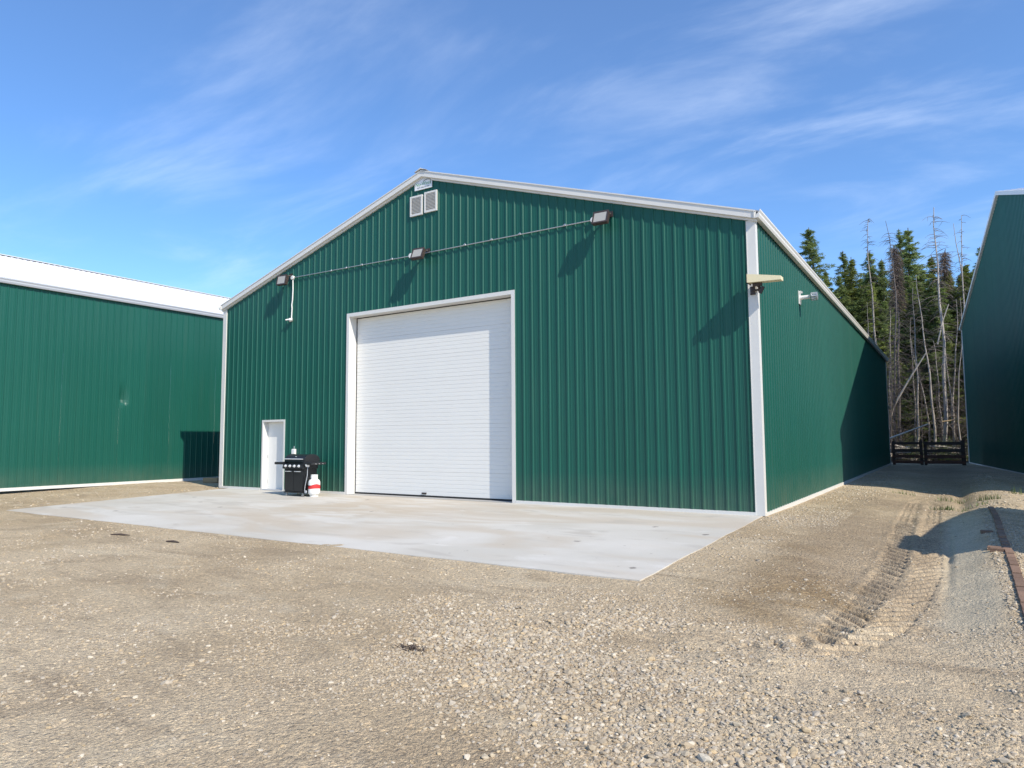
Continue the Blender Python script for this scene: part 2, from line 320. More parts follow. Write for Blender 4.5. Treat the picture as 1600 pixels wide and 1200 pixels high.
def np_mesh(name, V, F, material, parent=None, smooth=False):
    """fast mesh from numpy; F is (n,3) or (n,4)"""
    me = bpy.data.meshes.new(name); V = np.asarray(V, np.float32); F = np.asarray(F, np.int32); k = F.shape[1]
    me.vertices.add(len(V)); me.vertices.foreach_set('co', V.ravel())
    me.loops.add(F.size); me.loops.foreach_set('vertex_index', F.ravel())
    me.polygons.add(len(F)); me.polygons.foreach_set('loop_start', np.arange(0, F.size, k, dtype=np.int32))
    me.polygons.foreach_set('loop_total', np.full(len(F), k, np.int32))
    if smooth: me.polygons.foreach_set('use_smooth', np.ones(len(F), bool))
    me.materials.append(material); me.update(calc_edges=True); me.validate()
    o = bpy.data.objects.new(name, me); col.objects.link(o)
    if parent is not None: o.parent = parent
    return o
def copy_tree(o, parent=None):
    c = o.copy(); col.objects.link(c); c.parent = parent
    for ch in list(o.children): copy_tree(ch, c)
    return c

# ------------------------------------------------------------------ terrain
def hash2(ix, iy, seed):
    h = (ix.astype(np.int64)*374761393 + iy.astype(np.int64)*668265263 + seed*1442695041) & 0xffffffff
    h = ((h ^ (h >> 13))*1274126177) & 0xffffffff
    return ((h ^ (h >> 16)) & 0xffff)/65535.0
def vnoise(x, y, seed=0):
    x = np.asarray(x, float); y = np.asarray(y, float)
    ix = np.floor(x); iy = np.floor(y); fx = x-ix; fy = y-iy; fx = fx*fx*(3-2*fx); fy = fy*fy*(3-2*fy)
    a = hash2(ix, iy, seed); b = hash2(ix+1, iy, seed); c = hash2(ix, iy+1, seed); d = hash2(ix+1, iy+1, seed)
    return (a*(1-fx)+b*fx)*(1-fy)+(c*(1-fx)+d*fx)*fy
def fbm(x, y, s, o=4, seed=0):
    r = 0; a = 0.5; t = 0
    for i in range(o): r = r+a*vnoise(np.asarray(x)*s, np.asarray(y)*s, seed+i); t += a; a *= 0.5; s *= 2.03
    return r/t-0.5
def sst(a, b, x):
    t = np.clip((x-a)/(b-a), 0, 1); return t*t*(3-2*t)
def bump1(x, c, w): return np.exp(-((x-c)/w)**2)
TR = [(-8.2, 18.05, 18.45), (-7.2, 18.62, 18.84), (-6.2, 18.66, 19.02), (-5.2, 18.72, 19.12), (-3.5, 18.80, 19.22), (-1.5, 18.78, 19.18), (2.0, 18.70, 19.10), (10.0, 18.6, 19.0)]
def track_x(y, i): return np.interp(y, [t[0] for t in TR], [t[i] for t in TR])
def gz(x, y):
    x = np.asarray(x, float); y = np.asarray(y, float)
    z = -0.010 + 0.152*np.clip(y, -6.4, 0)/6.0
    z = z - 0.03*sst(0, 3, y)
    z = z + 0.025*fbm(x, y, 0.35, 3, 3) + 0.03*fbm(x, y, 1.3, 4, 11)*np.where((x > 17) | (y < -6.6) | (x < 0), 1, 0.2)
    side = sst(16.6, 17.6, x)
    ny = sst(-9.5, -4.0, y)*(1-sst(14, 26, y))
    z = z - 0.14*bump1(x, 19.05, 0.95)*ny*side
    z = z + 0.10*bump1(x, 19.95, 0.32)*sst(-9.0, -5.0, y)*(1-sst(2.5, 5.5, y)) + 0.07*bump1(x, 20.4, 0.5)*sst(-2, 5, y)*(1-sst(16, 24, y))
    z = z - 0.10*bump1(x, 19.62, 0.18)*sst(3.0, 6.0, y)*(1-sst(12, 16, y))
    near = sst(-12, -7.5, y)*(1-sst(4, 8, y))*sst(17.0, 17.8, x)
    z = z + 0.05*fbm(x, y, 2.6, 4, 21)*near
    # far left yard rises gently to the other barn
    z = z + 0.02*sst(-0.5, -4.0, x)*sst(-9, -3, y)
    # tyre ruts with lug marks
    tm = sst(-8.8, -6.4, y)*(1-sst(3.0, 9.0, y))*(0.55+0.45*np.clip(1+3*fbm(x, y, 1.4, 3, 88), 0, 1))
    for i in (1, 2):
        tx = track_x(y, i); d = np.abs(x-tx); m = (1-sst(0.115, 0.15, d))*tm
        lug = np.clip(np.sin(2*PI*(y+0.8*(x-tx)*(1 if i == 1 else -1)+0.02*fbm(x, y, 3, 2, 5))/0.24)*1.9, -1, 1)
        wob = 0.45 + 1.1*np.clip(fbm(x, y, 0.9, 3, 77)+0.45, 0, 1)
        z = z + m*(-0.018 + 0.036*lug*np.clip(wob, 0, 1.1)) + 0.018*np.exp(-((d-0.19)/0.045)**2)*tm*(0.5+fbm(x, y, 4, 2, 9)*2)
    z = z - 0.05*bump1(x, 19.42, 0.05)*bump1(y, -2.2, 1.8)
    # churned rough ridge in the foreground right
    z = z + 0.022*fbm(x, y, 0.9, 4, 51)*(1-sst(-6.6, -6.2, y)) + 0.014*np.abs(fbm(x, y, 1.9, 3, 53))*(1-sst(-6.8, -6.4, y))
    r = bump1(y + 0.35*(x-18.5), -8.2, 0.9)*sst(15.5, 17.5, x)
    z = z + 0.09*r*np.clip(fbm(x, y, 3.1, 4, 31)+0.25, 0, 1)
    z = np.where((x > 0.8) & (x < 16.1) & (y > -5.7) & (y < 29.2), np.minimum(z, -0.24), z)
    z = z + 0.25*sst(34, 60, y)*fbm(x, y, 0.12, 3, 41)
    far = sst(60, 200, np.hypot(x-10, y-10)); z = z*(1-far) - 0.3*far
    return z
def lines(segs):
    out = []
    for a, b, st in segs: out += list(np.arange(a, b, st))
    out.append(segs[-1][1]); return np.array(out)
xs = lines([(-900, -300, 150), (-300, -60, 40), (-60, -20, 5), (-20, -6, 1), (-6, 10, 0.25), (10, 17.9, 0.10), (17.9, 19.7, 0.022), (19.7, 22, 0.08), (22, 30, 0.5), (30, 60, 5), (60, 300, 40), (300, 900, 150)])
ys = lines([(-600, -100, 100), (-100, -20, 10), (-20, -14, 0.8), (-14, -8.2, 0.08), (-8.2, 1.6, 0.022), (1.6, 6, 0.08), (6, 14, 0.2), (14, 36, 0.5), (36, 70, 2), (70, 300, 30), (300, 1000, 175)])
X, Y = np.meshgrid(xs, ys); Z = gz(X, Y)
# the terrain stays below the concrete apron and the barn floor
nx, ny_ = len(xs), len(ys); idx = np.arange(nx*ny_).reshape(ny_, nx)
F = np.stack([idx[:-1, :-1], idx[:-1, 1:], idx[1:, 1:], idx[1:, :-1]], -1).reshape(-1, 4)
ground = np_mesh('ground', np.stack([X, Y, Z], -1).reshape(-1, 3), F, M['ground'], smooth=True)
tag(ground, kind='structure')
xf, yf = X.ravel(), Y.ravel()
silt = sst(19.2, 19.5, xf+0.2*fbm(xf, yf, 2.5, 3, 6))*(1-sst(19.75, 20.0, xf+0.35*fbm(xf, yf, 1.5, 3, 2)))*sst(-7.2, -5.9, yf+0.8*fbm(xf, yf, 1.2, 3, 8))*(1-sst(2.0, 3.6, yf))
dirt = sst(16.9, 17.8, xf+0.8*fbm(xf, yf, 0.7, 3, 61))*(1-sst(19.2, 19.5, xf))*sst(-7.0, -4.5, yf+1.5*fbm(xf, yf, 0.6, 3, 62))*(1-sst(5, 9, yf))*np.clip(0.95+1.6*fbm(xf, yf, 1.1, 4, 63), 0, 1)
dirt = np.maximum(dirt, 0.6*sst(3, 5, yf)*bump1(xf, 19.3, 0.8)*(1-sst(24, 30, yf)))
damp = np.clip((bump1(xf, 18.0, 0.75)*bump1(yf, -5.9, 1.0)*0.9+bump1(xf, 17.6, 0.5)*bump1(yf, -3.2, 1.6)*0.35)*(1+2.6*fbm(xf, yf, 1.7, 4, 64))+1.2*fbm(xf, yf, 2.6, 3, 67)*bump1(xf, 18.1, 1.2)*bump1(yf, -5.7, 1.8), 0, 0.8)
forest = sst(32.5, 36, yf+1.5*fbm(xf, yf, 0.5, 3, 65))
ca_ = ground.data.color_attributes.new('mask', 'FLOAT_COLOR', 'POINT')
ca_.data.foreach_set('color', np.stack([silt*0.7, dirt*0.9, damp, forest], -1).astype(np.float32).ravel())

# ------------------------------------------------------------------ concrete apron
def zs(y): return 0.0 + 0.152*min(0, y)/6.0
mb = MB()
nxs = 34; nys = 14; X0, X1, Y0, Y1 = 0.45, 16.48, -6.02, 0.27
for j in range(nys+1):
    for i in range(nxs+1):
        x = X0+(X1-X0)*i/nxs; y = Y0+(Y1-Y0)*j/nys
        xe = x + (0.012*math.sin(y*3.1) if i in (0, nxs) else 0); ye = y + (0.012*math.sin(x*2.3)+0.01*math.sin(x*5.1) if j == 0 else 0)
        mb.v.append((xe, ye, zs(y)))
for j in range(nys):
    for i in range(nxs):
        a = j*(nxs+1)+i; mb.f.append((a, a+1, a+nxs+2, a+nxs+1)); mb.mi.append(0)
top = list(mb.v)
edge = [i for i in range(nxs+1)]
def skirt(ids):
    k = len(mb.v)
    for i in ids: v = top[i]; mb.v.append((v[0], v[1], v[2]-0.16))
    for n_ in range(len(ids)-1): mb.f.append((ids[n_], k+n_, k+n_+1, ids[n_+1])); mb.mi.append(0)
skirt(list(range(nxs+1))); skirt([j*(nxs+1)+nxs for j in range(nys+1)]); skirt([j*(nxs+1) for j in range(nys, -1, -1)])
tag(mb.build('concrete_apron', M['slab']), kind='structure')

# ------------------------------------------------------------------ ribbed steel walls
PITCHW = 0.2286
PROF = [(-0.030, 0), (-0.017, 0.020), (0.016, 0.020), (0.031, 0), (0.064, 0), (0.070, 0.003), (0.084, 0.003), (0.090, 0), (0.138, 0), (0.144, 0.003), (0.158, 0.003), (0.164, 0)]
def prof_pts(s0, s1, ph, extra=()):
    pts = []
    k0 = int(math.floor((s0-ph)/PITCHW))-1; k1 = int(math.ceil((s1-ph)/PITCHW))+1
    for k in range(k0, k1+1):
        for ds, n in PROF: pts.append((ph+k*PITCHW+ds, n))
    S = np.array([p[0] for p in pts]); N = np.array([p[1] for p in pts])
    inner = [s for s in S if s0+1e-4 < s < s1-1e-4] + [e for e in extra if s0+1e-4 < e < s1-1e-4] + [s0, s1]
    inner = sorted(set(round(s, 5) for s in inner)); return [(s, float(np.interp(s, S, N))) for s in inner]
def ribbed_wall(parent, O, U, N, s0, s1, ph, zbot, ztop, opens=(), material=None, name='siding_panel', extra=(), per=4, dent=None):
    """O point on wall plane, U along, N outward; ztop(s), opens [(sa,sb,ztop)]"""
    O, U, N = Vector(O), Vector(U), Vector(N); ex = list(extra) + [e for o in opens for e in o[:2]]
    k = math.floor((s0-ph-0.02)/(PITCHW*per)); b = ph+0.02+k*PITCHW*per
    cuts = [s0]
    while b < s1-0.05:
        if b > s0+0.05: cuts.append(b)
        b += PITCHW*per
    cuts.append(s1)
    flip = (U.cross(Vector((0, 0, 1))).dot(N) < 0)
    for a, c in zip(cuts[:-1], cuts[1:]):
        pts = prof_pts(a, c, ph, ex); mb = MB()
        lift = 0.0012*(cuts.index(a) % 2)
        zr = None
        if dent and a <= dent[0] <= c: zr = np.linspace(dent[1]-0.55, dent[1]+0.75, 14)
        for (sa, na), (sb, nb) in zip(pts[:-1], pts[1:]):
            mid = (sa+sb)/2; zb = zbot
            for o in opens:
                if o[0] <= mid <= o[1]: zb = o[2]
            za = [zb] + (list(zr) if zr is not None else []) + [None]
            def P(s, n, z):
                if z is None: z = ztop(s)
                n = n+lift
                if zr is not None:
                    ds = (s-dent[0])/0.16; dz = (z-dent[1])
                    w = math.exp(-ds*ds)*(math.exp(-(dz/0.42)**2) if dz > 0 else math.exp(-(dz/0.10)**2))
                    n = n - 0.13*w
                p = O+U*s+N*n; return (p.x, p.y, z)
            for z0, z1 in zip(za[:-1], za[1:]):
                q = [P(sa, na, z0), P(sb, nb, z0), P(sb, nb, z1), P(sa, na, z1)]
                if flip: q = q[::-1]
                mb.add(q, [(0, 1, 2, 3)])
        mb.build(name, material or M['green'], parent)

SL = (8.26580-5.66555)/(16.4986/2)     # roof slope of the main barn (rise over run)
W_, H_, AP, D_ = 16.4986, 5.6656, 8.2658, 29.663
PH = 0.5107
barn = empty('green_steel_barn', (0, 0, 0))
tag(barn, 'dark green ribbed steel barn with white trim and a tall white overhead door', 'barn', 'green steel barns')
def roofz(x): return AP-abs(x-W_/2)*SL
DX0, DX1, DZ = 5.63, 10.94, 4.855       # clear opening of the overhead door
MX0, MX1, MZ = 2.075, 2.985, 2.02       # clear opening of the entry door
TR_ = 0.095
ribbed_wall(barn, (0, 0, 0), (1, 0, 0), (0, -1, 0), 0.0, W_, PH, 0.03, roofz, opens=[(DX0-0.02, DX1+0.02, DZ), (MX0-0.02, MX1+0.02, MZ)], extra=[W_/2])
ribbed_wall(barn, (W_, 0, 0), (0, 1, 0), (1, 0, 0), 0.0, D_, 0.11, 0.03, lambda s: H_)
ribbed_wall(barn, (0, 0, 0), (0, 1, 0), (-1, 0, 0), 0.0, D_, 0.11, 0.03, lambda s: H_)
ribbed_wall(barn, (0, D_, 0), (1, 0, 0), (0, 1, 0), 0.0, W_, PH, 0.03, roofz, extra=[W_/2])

def trims(parent, ox, oy, W, D, H, AP, z0, slope, back=True, gm='white'):
    """white corner, rake, base trim and eave gutters of a gable barn with its front on y=oy (local axes = world)"""
    def wall_z(x): return AP-abs(x-W/2)*slope
    for sx in (0, 1):
        for sy in ((0, 1) if back else (0,)):
            X = ox+(W if sx else 0); Yc = oy+(D if sy else 0); ex = 1 if sx else -1; ey = 1 if sy else -1
            mb = MB(); w = 0.135; t = 0.026
            xa, xb = sorted((X-ex*w, X+ex*t)); ya, yb = sorted((Yc, Yc+ey*t))
            mb.box((xa, ya, z0), (xb, yb, z0+H-0.03))
            xa2, xb2 = sorted((X, X+ex*t)); ya2, yb2 = sorted((Yc-ey*w, Yc-ey*0.001))
            mb.box((xa2, ya2, z0), (xb2, yb2, z0+H-0.03))
            # return lip
            xl0, xl1 = sorted((X-ex*(w+0.012), X-ex*w)); mb.box((xl0, min(Yc, Yc+ey*0.033), z0), (xl1, max(Yc, Yc+ey*0.033), z0+H-0.03))
            mb.build('corner_trim', M['white'], parent)
    # rake trims
    for sy in ((0, 1) if back else (0,)):
        Yc = oy+(D if sy else 0); ey = 1 if sy else -1
        for sx in (0, 1):
            xe = -0.06 if sx == 0 else W+0.06
            def rk(x): return z0+AP-abs(x-W/2)*slope
            mb = MB()
            y0, y1 = (Yc+ey*0.0, Yc+ey*0.11); 
            poly = [(ox+xe, y1, rk(xe)-0.005), (ox+W/2, y1, rk(W/2)-0.005), (ox+W/2, y1, rk(W/2)+0.135), (ox+xe, y1, rk(xe)+0.135)]
            mb.prism(poly, (0, -ey*0.11, 0))
            poly = [(ox+xe, Yc+ey*0.05, rk(xe)-0.055), (ox+W/2, Yc+ey*0.05, rk(W/2)-0.055), (ox+W/2, Yc+ey*0.05, rk(W/2)-0.006), (ox+xe, Yc+ey*0.05, rk(xe)-0.006)]
            mb.prism(poly, (0, -ey*0.05, 0))
            poly = [(ox+xe, Yc+ey*0.125, rk(xe)+0.125), (ox+W/2, Yc+ey*0.125, rk(W/2)+0.125), (ox+W/2, Yc+ey*0.125, rk(W/2)+0.15), (ox+xe, Yc+ey*0.125, rk(xe)+0.15)]
            mb.prism(poly, (0, -ey*0.014, 0))
            mb.build('rake_trim', M['white'], parent)
    # gutters
    for sx in (0, 1):
        ex = 1 if sx else -1; X = ox+(W if sx else 0)
        prof = [(0.028, 0.155), (0.028, 0.0), (0.115, 0.0), (0.135, 0.05), (0.135, 0.09), (0.155, 0.125), (0.155, 0.155), (0.140, 0.155), (0.140, 0.125), (0.04, 0.02), (0.04, 0.155)]
        mb = MB(); pts = [(X+ex*a, oy-0.13, z0+H-0.02+b) for a, b in prof]; 
        if ex < 0: pts = pts[::-1]
        mb.prism(pts, (0, D+0.26, 0)); mb.build('eave_gutter', M[gm], parent)
    # ridge cap
    mb = MB(); r = z0+AP+0.175
    mb.prism([(ox+W/2-0.2, oy-0.15, r-0.2*slope+0.01), (ox+W/2, oy-0.15, r+0.03), (ox+W/2+0.2, oy-0.15, r-0.2*slope+0.01), (ox+W/2, oy-0.15, r+0.005)], (0, D+0.3, 0)); mb.build('ridge_cap', M['white'], parent)
def ribbed_roof(parent, ox, oy, W, D, AP, z0, slope, overhang=0.12, y_over=0.09):
    for sx in (0, 1):
        ex = 1 if sx else -1
        ya, yb = oy-y_over, oy+D+y_over
        n = int((yb-ya)/0.9144); cuts = list(np.linspace(ya, yb, n+1))
        for a, b in zip(cuts[:-1], cuts[1:]):
            mb = MB(); pts = prof_pts(a, b, ya)
            for (s, n1), (s2, n2) in zip(pts[:-1], pts[1:]):
                xr = ox+W/2; xe = xr+ex*(W/2+overhang); zr = z0+AP+0.14; ze = zr-(W/2+overhang)*slope
                q = [(xr, s, zr+n1), (xe, s, ze+n1), (xe, s2, ze+n2), (xr, s2, zr+n2)]
                if ex < 0: q = q[::-1]
                mb.add(q, [(0, 1, 2, 3)])
            mb.build('roof_panel', M['roof'], parent)
trims(barn, 0, 0, W_, D_, H_, AP, 0.0, SL)
ribbed_roof(barn, 0, 0, W_, D_, AP, 0.0, SL)
# base trim
mb = MB(); mb.box((0.0, -0.034, -0.004), (MX0-TR_, 0.0, 0.06)); mb.box((MX1+TR_, -0.034, -0.004), (DX0-TR_, 0.0, 0.06)); mb.box((DX1+TR_, -0.034, -0.004), (W_-0.14, 0.0, 0.06)); mb.build('base_trim', M['white'], barn)
mb = MB(); mb.box((W_, 0.03, -0.04), (W_+0.034, D_, 0.05)); mb.build('base_trim', M['white'], barn)
mb = MB(); mb.box((-0.034, 0.03, -0.04), (0, D_, 0.05)); mb.build('base_trim', M['white'], barn)
mb = MB(); mb.box((DX1+TR_, -0.028, -0.03), (W_+0.01, -0.006, -0.006)); mb.build('expansion_joint', M['shadow_gap'], barn)
mb = MB(); mb.box((0.05, 0.28, -0.2), (W_-0.05, D_-0.05, -0.02)); mb.build('floor_slab', M['slab'], barn)

# overhead door
DD = 0.268
od = MB()
od.box((DX0-TR_, -0.030, 0.0), (DX0, 0.0, DZ+TR_)); od.box((DX1, -0.030, 0.0), (DX1+TR_, 0.0, DZ+TR_)); od.box((DX0, -0.030, DZ), (DX1, 0.0, DZ+TR_))
od.box((DX0-0.02, 0.0, 0.0), (DX0, DD+0.03, DZ+0.02)); od.box((DX1, 0.0, 0.0), (DX1+0.02, DD+0.03, DZ+0.02)); od.box((DX0, 0.0, DZ), (DX1, DD+0.03, DZ+0.02))
frame = od.build('overhead_door', M['white'], barn)
sl = MB()
sl.box((DX0, DD-0.012, 0.0), (DX0+0.022, DD+0.02, DZ)); sl.box((DX1-0.022, DD-0.012, 0.0), (DX1, DD+0.02, DZ)); sl.box((DX0+0.022, DD-0.012, DZ-0.02), (DX1-0.022, DD+0.02, DZ)); sl.box((DX0+0.022, DD-0.006, 0.006), (DX1-0.022, DD+0.02, 0.045))
sl.build('weather_seal', M['seal'], frame)
sec_h = (DZ-0.02-0.045)/8
for k in range(8):
    z0 = 0.045+k*sec_h; mb = MB(); nr = 6; rh = sec_h/nr
    ring = []
    ring.append((0.007, z0+0.0005)); ring.append((0.0, z0+0.004))
    for j in range(nr):
        a = z0+j*rh; b_ = a+rh
        if j: ring += [(0.0, a-0.008), (0.006, a-0.003), (0.006, a+0.003), (0.0, a+0.008)]
    ring += [(0.0, z0+sec_h-0.004), (0.008, z0+sec_h-0.0005)]
    for (d0, za), (d1, zb) in zip(ring[:-1], ring[1:]):
        mb.add([(DX0+0.022, DD+d0, za), (DX1-0.022, DD+d0, za), (DX1-0.022, DD+d1, zb), (DX0+0.022, DD+d1, zb)], [(0, 1, 2, 3)])
    mb.box((DX0+0.022, DD+0.02, z0), (DX1-0.022, DD+0.045, z0+sec_h))
    mb.build('door_section', M['door'], frame)
mb = MB(); mb.box((8.02, DD-0.03, 0.075), (8.16, DD-0.001, 0.115)); mb.box((8.05, DD-0.045, 0.085), (8.13, DD-0.03, 0.105)); mb.build('lift_handle', M['dark_metal'], frame)
mb = MB(); mb.box((DX0-0.02, -0.05, -0.002), (DX1+0.02, DD+0.03, 0.004)); mb.build('threshold', M['concrete_block'], frame)

# entry door
od = MB(); MD = 0.15
od.box((MX0-0.06, -0.030, 0.0), (MX0, 0.0, MZ+0.06)); od.box((MX1, -0.030, 0.0), (MX1+0.06, 0.0, MZ+0.06)); od.box((MX0, -0.030, MZ), (MX1, 0.0, MZ+0.06))
od.box((MX0-0.02, 0.0, 0.0), (MX0, MD+0.03, MZ+0.02)); od.box((MX1, 0.0, 0.0), (MX1+0.02, MD+0.03, MZ+0.02)); od.box((MX0, 0.0, MZ), (MX1, MD+0.03, MZ+0.02))
ed = od.build('entry_door', M['white'], barn)
mb = MB(); mb.box((MX0+0.004, MD, 0.03), (MX1-0.004, MD+0.04, MZ-0.004)); mb.build('door_leaf', M['door'], ed)
mb = MB(); mb.box((MX0, -0.03, 0.0), (MX1, MD+0.02, 0.028)); mb.build('sill', M['grey'], ed)
mb = MB(); mb.lathe([(0.0, 0), (0.032, 0), (0.032, 0.01), (0.012, 0.015), (0.012, 0.05), (0.03, 0.06), (0.03, 0.08), (0.0, 0.085)], (0, 0, 0), 12, axis='y')
mb.v = [(v[0]+MX1-0.09, MD-v[1], v[2]+0.98) for v in mb.v]; mb.lathe([(0, 0), (0.028, 0), (0.028, 0.015), (0, 0.018)], (0, 0, 0), 12, axis='y')
mb.v = mb.v[:8*12] + [(v[0]+MX1-0.09, MD-v[1], v[2]+1.13) for v in mb.v[8*12:]]
mb.build('handle', M['grey'], ed)
mb = MB()
for z in (0.25, 1.0, 1.8): mb.tube([(MX0+0.008, MD-0.008, z-0.05), (MX0+0.008, MD-0.008, z+0.05)], 0.008, 8)
mb.build('hinge', M['galv'], ed)

# gable vents
def vent(x0, x1, z0, z1):
    mb = MB(); b = 0.045; y = -0.055
    mb.box((x0, y, z0), (x0+b, -0.0, z1)); mb.box((x1-b, y, z0), (x1, -0.0, z1)); mb.box((x0+b, y, z0), (x1-b, -0.0, z0+b)); mb.box((x0+b, y, z1-b), (x1-b, -0.0, z1))
    f = mb.build('gable_vent', M['white'], barn)
    mb = MB(); mb.box((x0+b, -0.024, z0+b), (x1-b, -0.021, z1-b)); mb.build('insect_screen', M['grey'], f)
    n = 12; h = (z1-z0-2*b)/n
    for k in range(n):
        mb = MB(); z = z0+b+k*h
        mb.add([(x0+b, -0.052, z+0.004), (x1-b, -0.052, z+0.004), (x1-b, -0.026, z+h*0.82), (x0+b, -0.026, z+h*0.82), (x0+b, -0.055, z+0.010), (x1-b, -0.055, z+0.010), (x1-b, -0.029, z+h*0.86), (x0+b, -0.029, z+h*0.86)], [(0, 3, 2, 1), (4, 5, 6, 7), (0, 1, 5, 4), (1, 2, 6, 5), (2, 3, 7, 6), (3, 0, 4, 7)])
        mb.build('louvre', M['white'], f)
vent(7.83, 8.24, 7.27, 7.80); vent(8.31, 8.72, 7.29, 7.83)

# ------------------------------------------------------------------ left barn
LX = -4.6; LZ = 0.045; LH = 6.26; LW = 16.5; LSL = 0.3185; LY0, LY1 = -14.5, 24.0
lb = empty('green_steel_barn', (LX, LY0, LZ))
tag(lb, 'green ribbed steel barn at the left edge with white roof and dented wall', 'barn', 'green steel barns')
LAP = LH+LSL*LW/2
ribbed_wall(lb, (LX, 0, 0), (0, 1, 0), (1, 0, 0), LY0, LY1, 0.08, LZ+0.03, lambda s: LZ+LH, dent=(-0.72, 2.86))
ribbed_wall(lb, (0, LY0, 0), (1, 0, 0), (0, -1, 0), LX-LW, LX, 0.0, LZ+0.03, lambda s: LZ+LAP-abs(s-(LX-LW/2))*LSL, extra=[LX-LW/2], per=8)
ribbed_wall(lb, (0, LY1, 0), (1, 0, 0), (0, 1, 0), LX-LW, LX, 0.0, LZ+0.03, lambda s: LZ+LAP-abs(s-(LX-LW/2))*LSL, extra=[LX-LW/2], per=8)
trims(lb, LX-LW, LY0, LW, LY1-LY0, LH, LAP, LZ, LSL, gm='grey')
ribbed_roof(lb, LX-LW, LY0, LW, LY1-LY0, LAP, LZ, LSL)
mb = MB(); mb.box((LX, LY0, LZ-0.05), (LX+0.034, LY1, LZ+0.045)); mb.build('base_trim', M['white'], lb)

# ------------------------------------------------------------------ right barn (turned a few degrees)
far = Vector((20.17, 34.33, 0)); dv = Vector((0.1137, -0.99351, 0)).normalized(); lv = Vector((-dv.y, dv.x, 0))  # lv: away from us (+x)
RH, RAP, RWD, RZ = 7.72, 11.72, 26.2, -0.03
rb = empty('green_steel_barn', (far.x, far.y, RZ))
tag(rb, 'large green ribbed steel barn at the right edge, its tall gable wall in shade', 'barn', 'green steel barns')
RA = 12.65; RS1 = (RAP-RH)/RA
def rzz(s): return RZ+RAP-abs(s-RA)*RS1
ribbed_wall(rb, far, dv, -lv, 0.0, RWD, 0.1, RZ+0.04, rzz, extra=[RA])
RL = 40.0
nearc = far+dv*RWD
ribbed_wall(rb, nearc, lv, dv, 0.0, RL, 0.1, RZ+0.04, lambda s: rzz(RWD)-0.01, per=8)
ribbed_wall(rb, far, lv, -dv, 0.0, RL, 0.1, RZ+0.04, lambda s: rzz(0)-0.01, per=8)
def rp(s, l, z): p = far+dv*s+lv*l; return (p.x, p.y, z)
for a, b in ((-0.06, RA), (RA, RWD+0.06)):
    mb = MB(); mb.prism([rp(a, -0.11, rzz(a)-0.0), rp(b, -0.11, rzz(b)-0.0), rp(b, -0.11, rzz(b)+0.17), rp(a, -0.11, rzz(a)+0.17)], lv*0.11); mb.build('rake_trim', M['white'], rb)
for s_ in (0.0, RWD):
    sg = -1 if s_ == 0 else 1
    mb = MB(); mb.prism([rp(s_-sg*0.14, -0.028, RZ), rp(s_+sg*0.03, -0.028, RZ), rp(s_+sg*0.03, -0.028, rzz(s_)-0.03), rp(s_-sg*0.14, -0.028, rzz(s_)-0.03)], lv*0.028)
    mb.prism([rp(s_, 0.001, RZ), rp(s_+sg*0.03, 0.001, RZ), rp(s_+sg*0.03, 0.001, rzz(s_)-0.03), rp(s_, 0.001, rzz(s_)-0.03)], lv*0.14); mb.build('corner_trim', M['white'], rb)
    mb = MB(); mb.prism([rp(s_+sg*0.03, -0.13, rzz(s_)-0.02), rp(s_+sg*0.16, -0.13, rzz(s_)-0.02), rp(s_+sg*0.18, -0.13, rzz(s_)+0.12), rp(s_+sg*0.03, -0.13, rzz(s_)+0.12)], lv*(RL+0.2)); mb.build('eave_gutter', M['white'], rb)
for a, b in ((-0.12, RA), (RA, RWD+0.12)):
    n = 40
    for i in range(n):
        l0 = -0.10+i*RL/n; l1 = l0+RL/n; mb = MB(); pts = prof_pts(l0, l1, 0.0)
        for (u, n1), (u2, n2) in zip(pts[:-1], pts[1:]):
            mb.add([rp(a, u, rzz(a)+0.15+n1), rp(b, u, rzz(b)+0.15+n1), rp(b, u2, rzz(b)+0.15+n2), rp(a, u2, rzz(a)+0.15+n2)], [(0, 1, 2, 3)])
        mb.build('roof_panel', M['roof'], rb)
mb = MB(); mb.prism([rp(0, -0.034, RZ-0.05), rp(RWD, -0.034, RZ-0.05), rp(RWD, -0.034, RZ+0.04), rp(0, -0.034, RZ+0.04)], lv*0.034); mb.build('base_trim', M['white'], rb)

# ------------------------------------------------------------------ unseen stand-in camper trailer, added and shaped to cast the shadow on the lane
ct = empty('unseen_shadow_trailer', (22.3, 0, -0.15))
tag(ct, 'unseen white camper trailer added right of the gravel lane to cast its shadow', 'camper trailer')
TX = 22.3
mb = MB(); poly = [(TX, -3.15, 0.45), (TX, -3.15, 2.98), (TX, -1.75, 2.98), (TX, -1.6, 2.76), (TX, 0.3, 2.62), (TX, 2.45, 2.30), (TX, 2.9, 2.0), (TX, 2.9, 0.45)]
mb.prism(poly[::-1], (2.3, 0, 0)); body = mb.build('body', M['white'], ct)
mb = MB(); mb.box((TX-0.02, -1.9, 1.5), (TX-0.004, -0.9, 2.1)); mb.build('window', M['glass'], body)
mb = MB(); mb.box((TX-0.02, 0.4, 1.5), (TX-0.004, 1.4, 2.1)); mb.build('window', M['glass'], body)
for dx in (0.2, 2.1):
    mb = MB(); mb.lathe([(0, -0.1), (0.2, -0.11), (0.34, -0.08), (0.36, 0), (0.34, 0.08), (0.2, 0.11), (0, 0.1)], (TX+dx, -0.3, 0.2), 20, axis='x'); mb.build('wheel', M['seal'], ct)
mb = MB(); mb.box((TX+0.2, -4.2, 0.36), (TX+0.35, 3.0, 0.449)); mb.box((TX+1.95, -3.1, 0.36), (TX+2.1, 3.0, 0.449)); mb.box((TX+0.6, -3.6, 0.0-0.15), (TX+0.7, -3.5, 0.36)); mb.build('chassis', M['dark_metal'], ct)

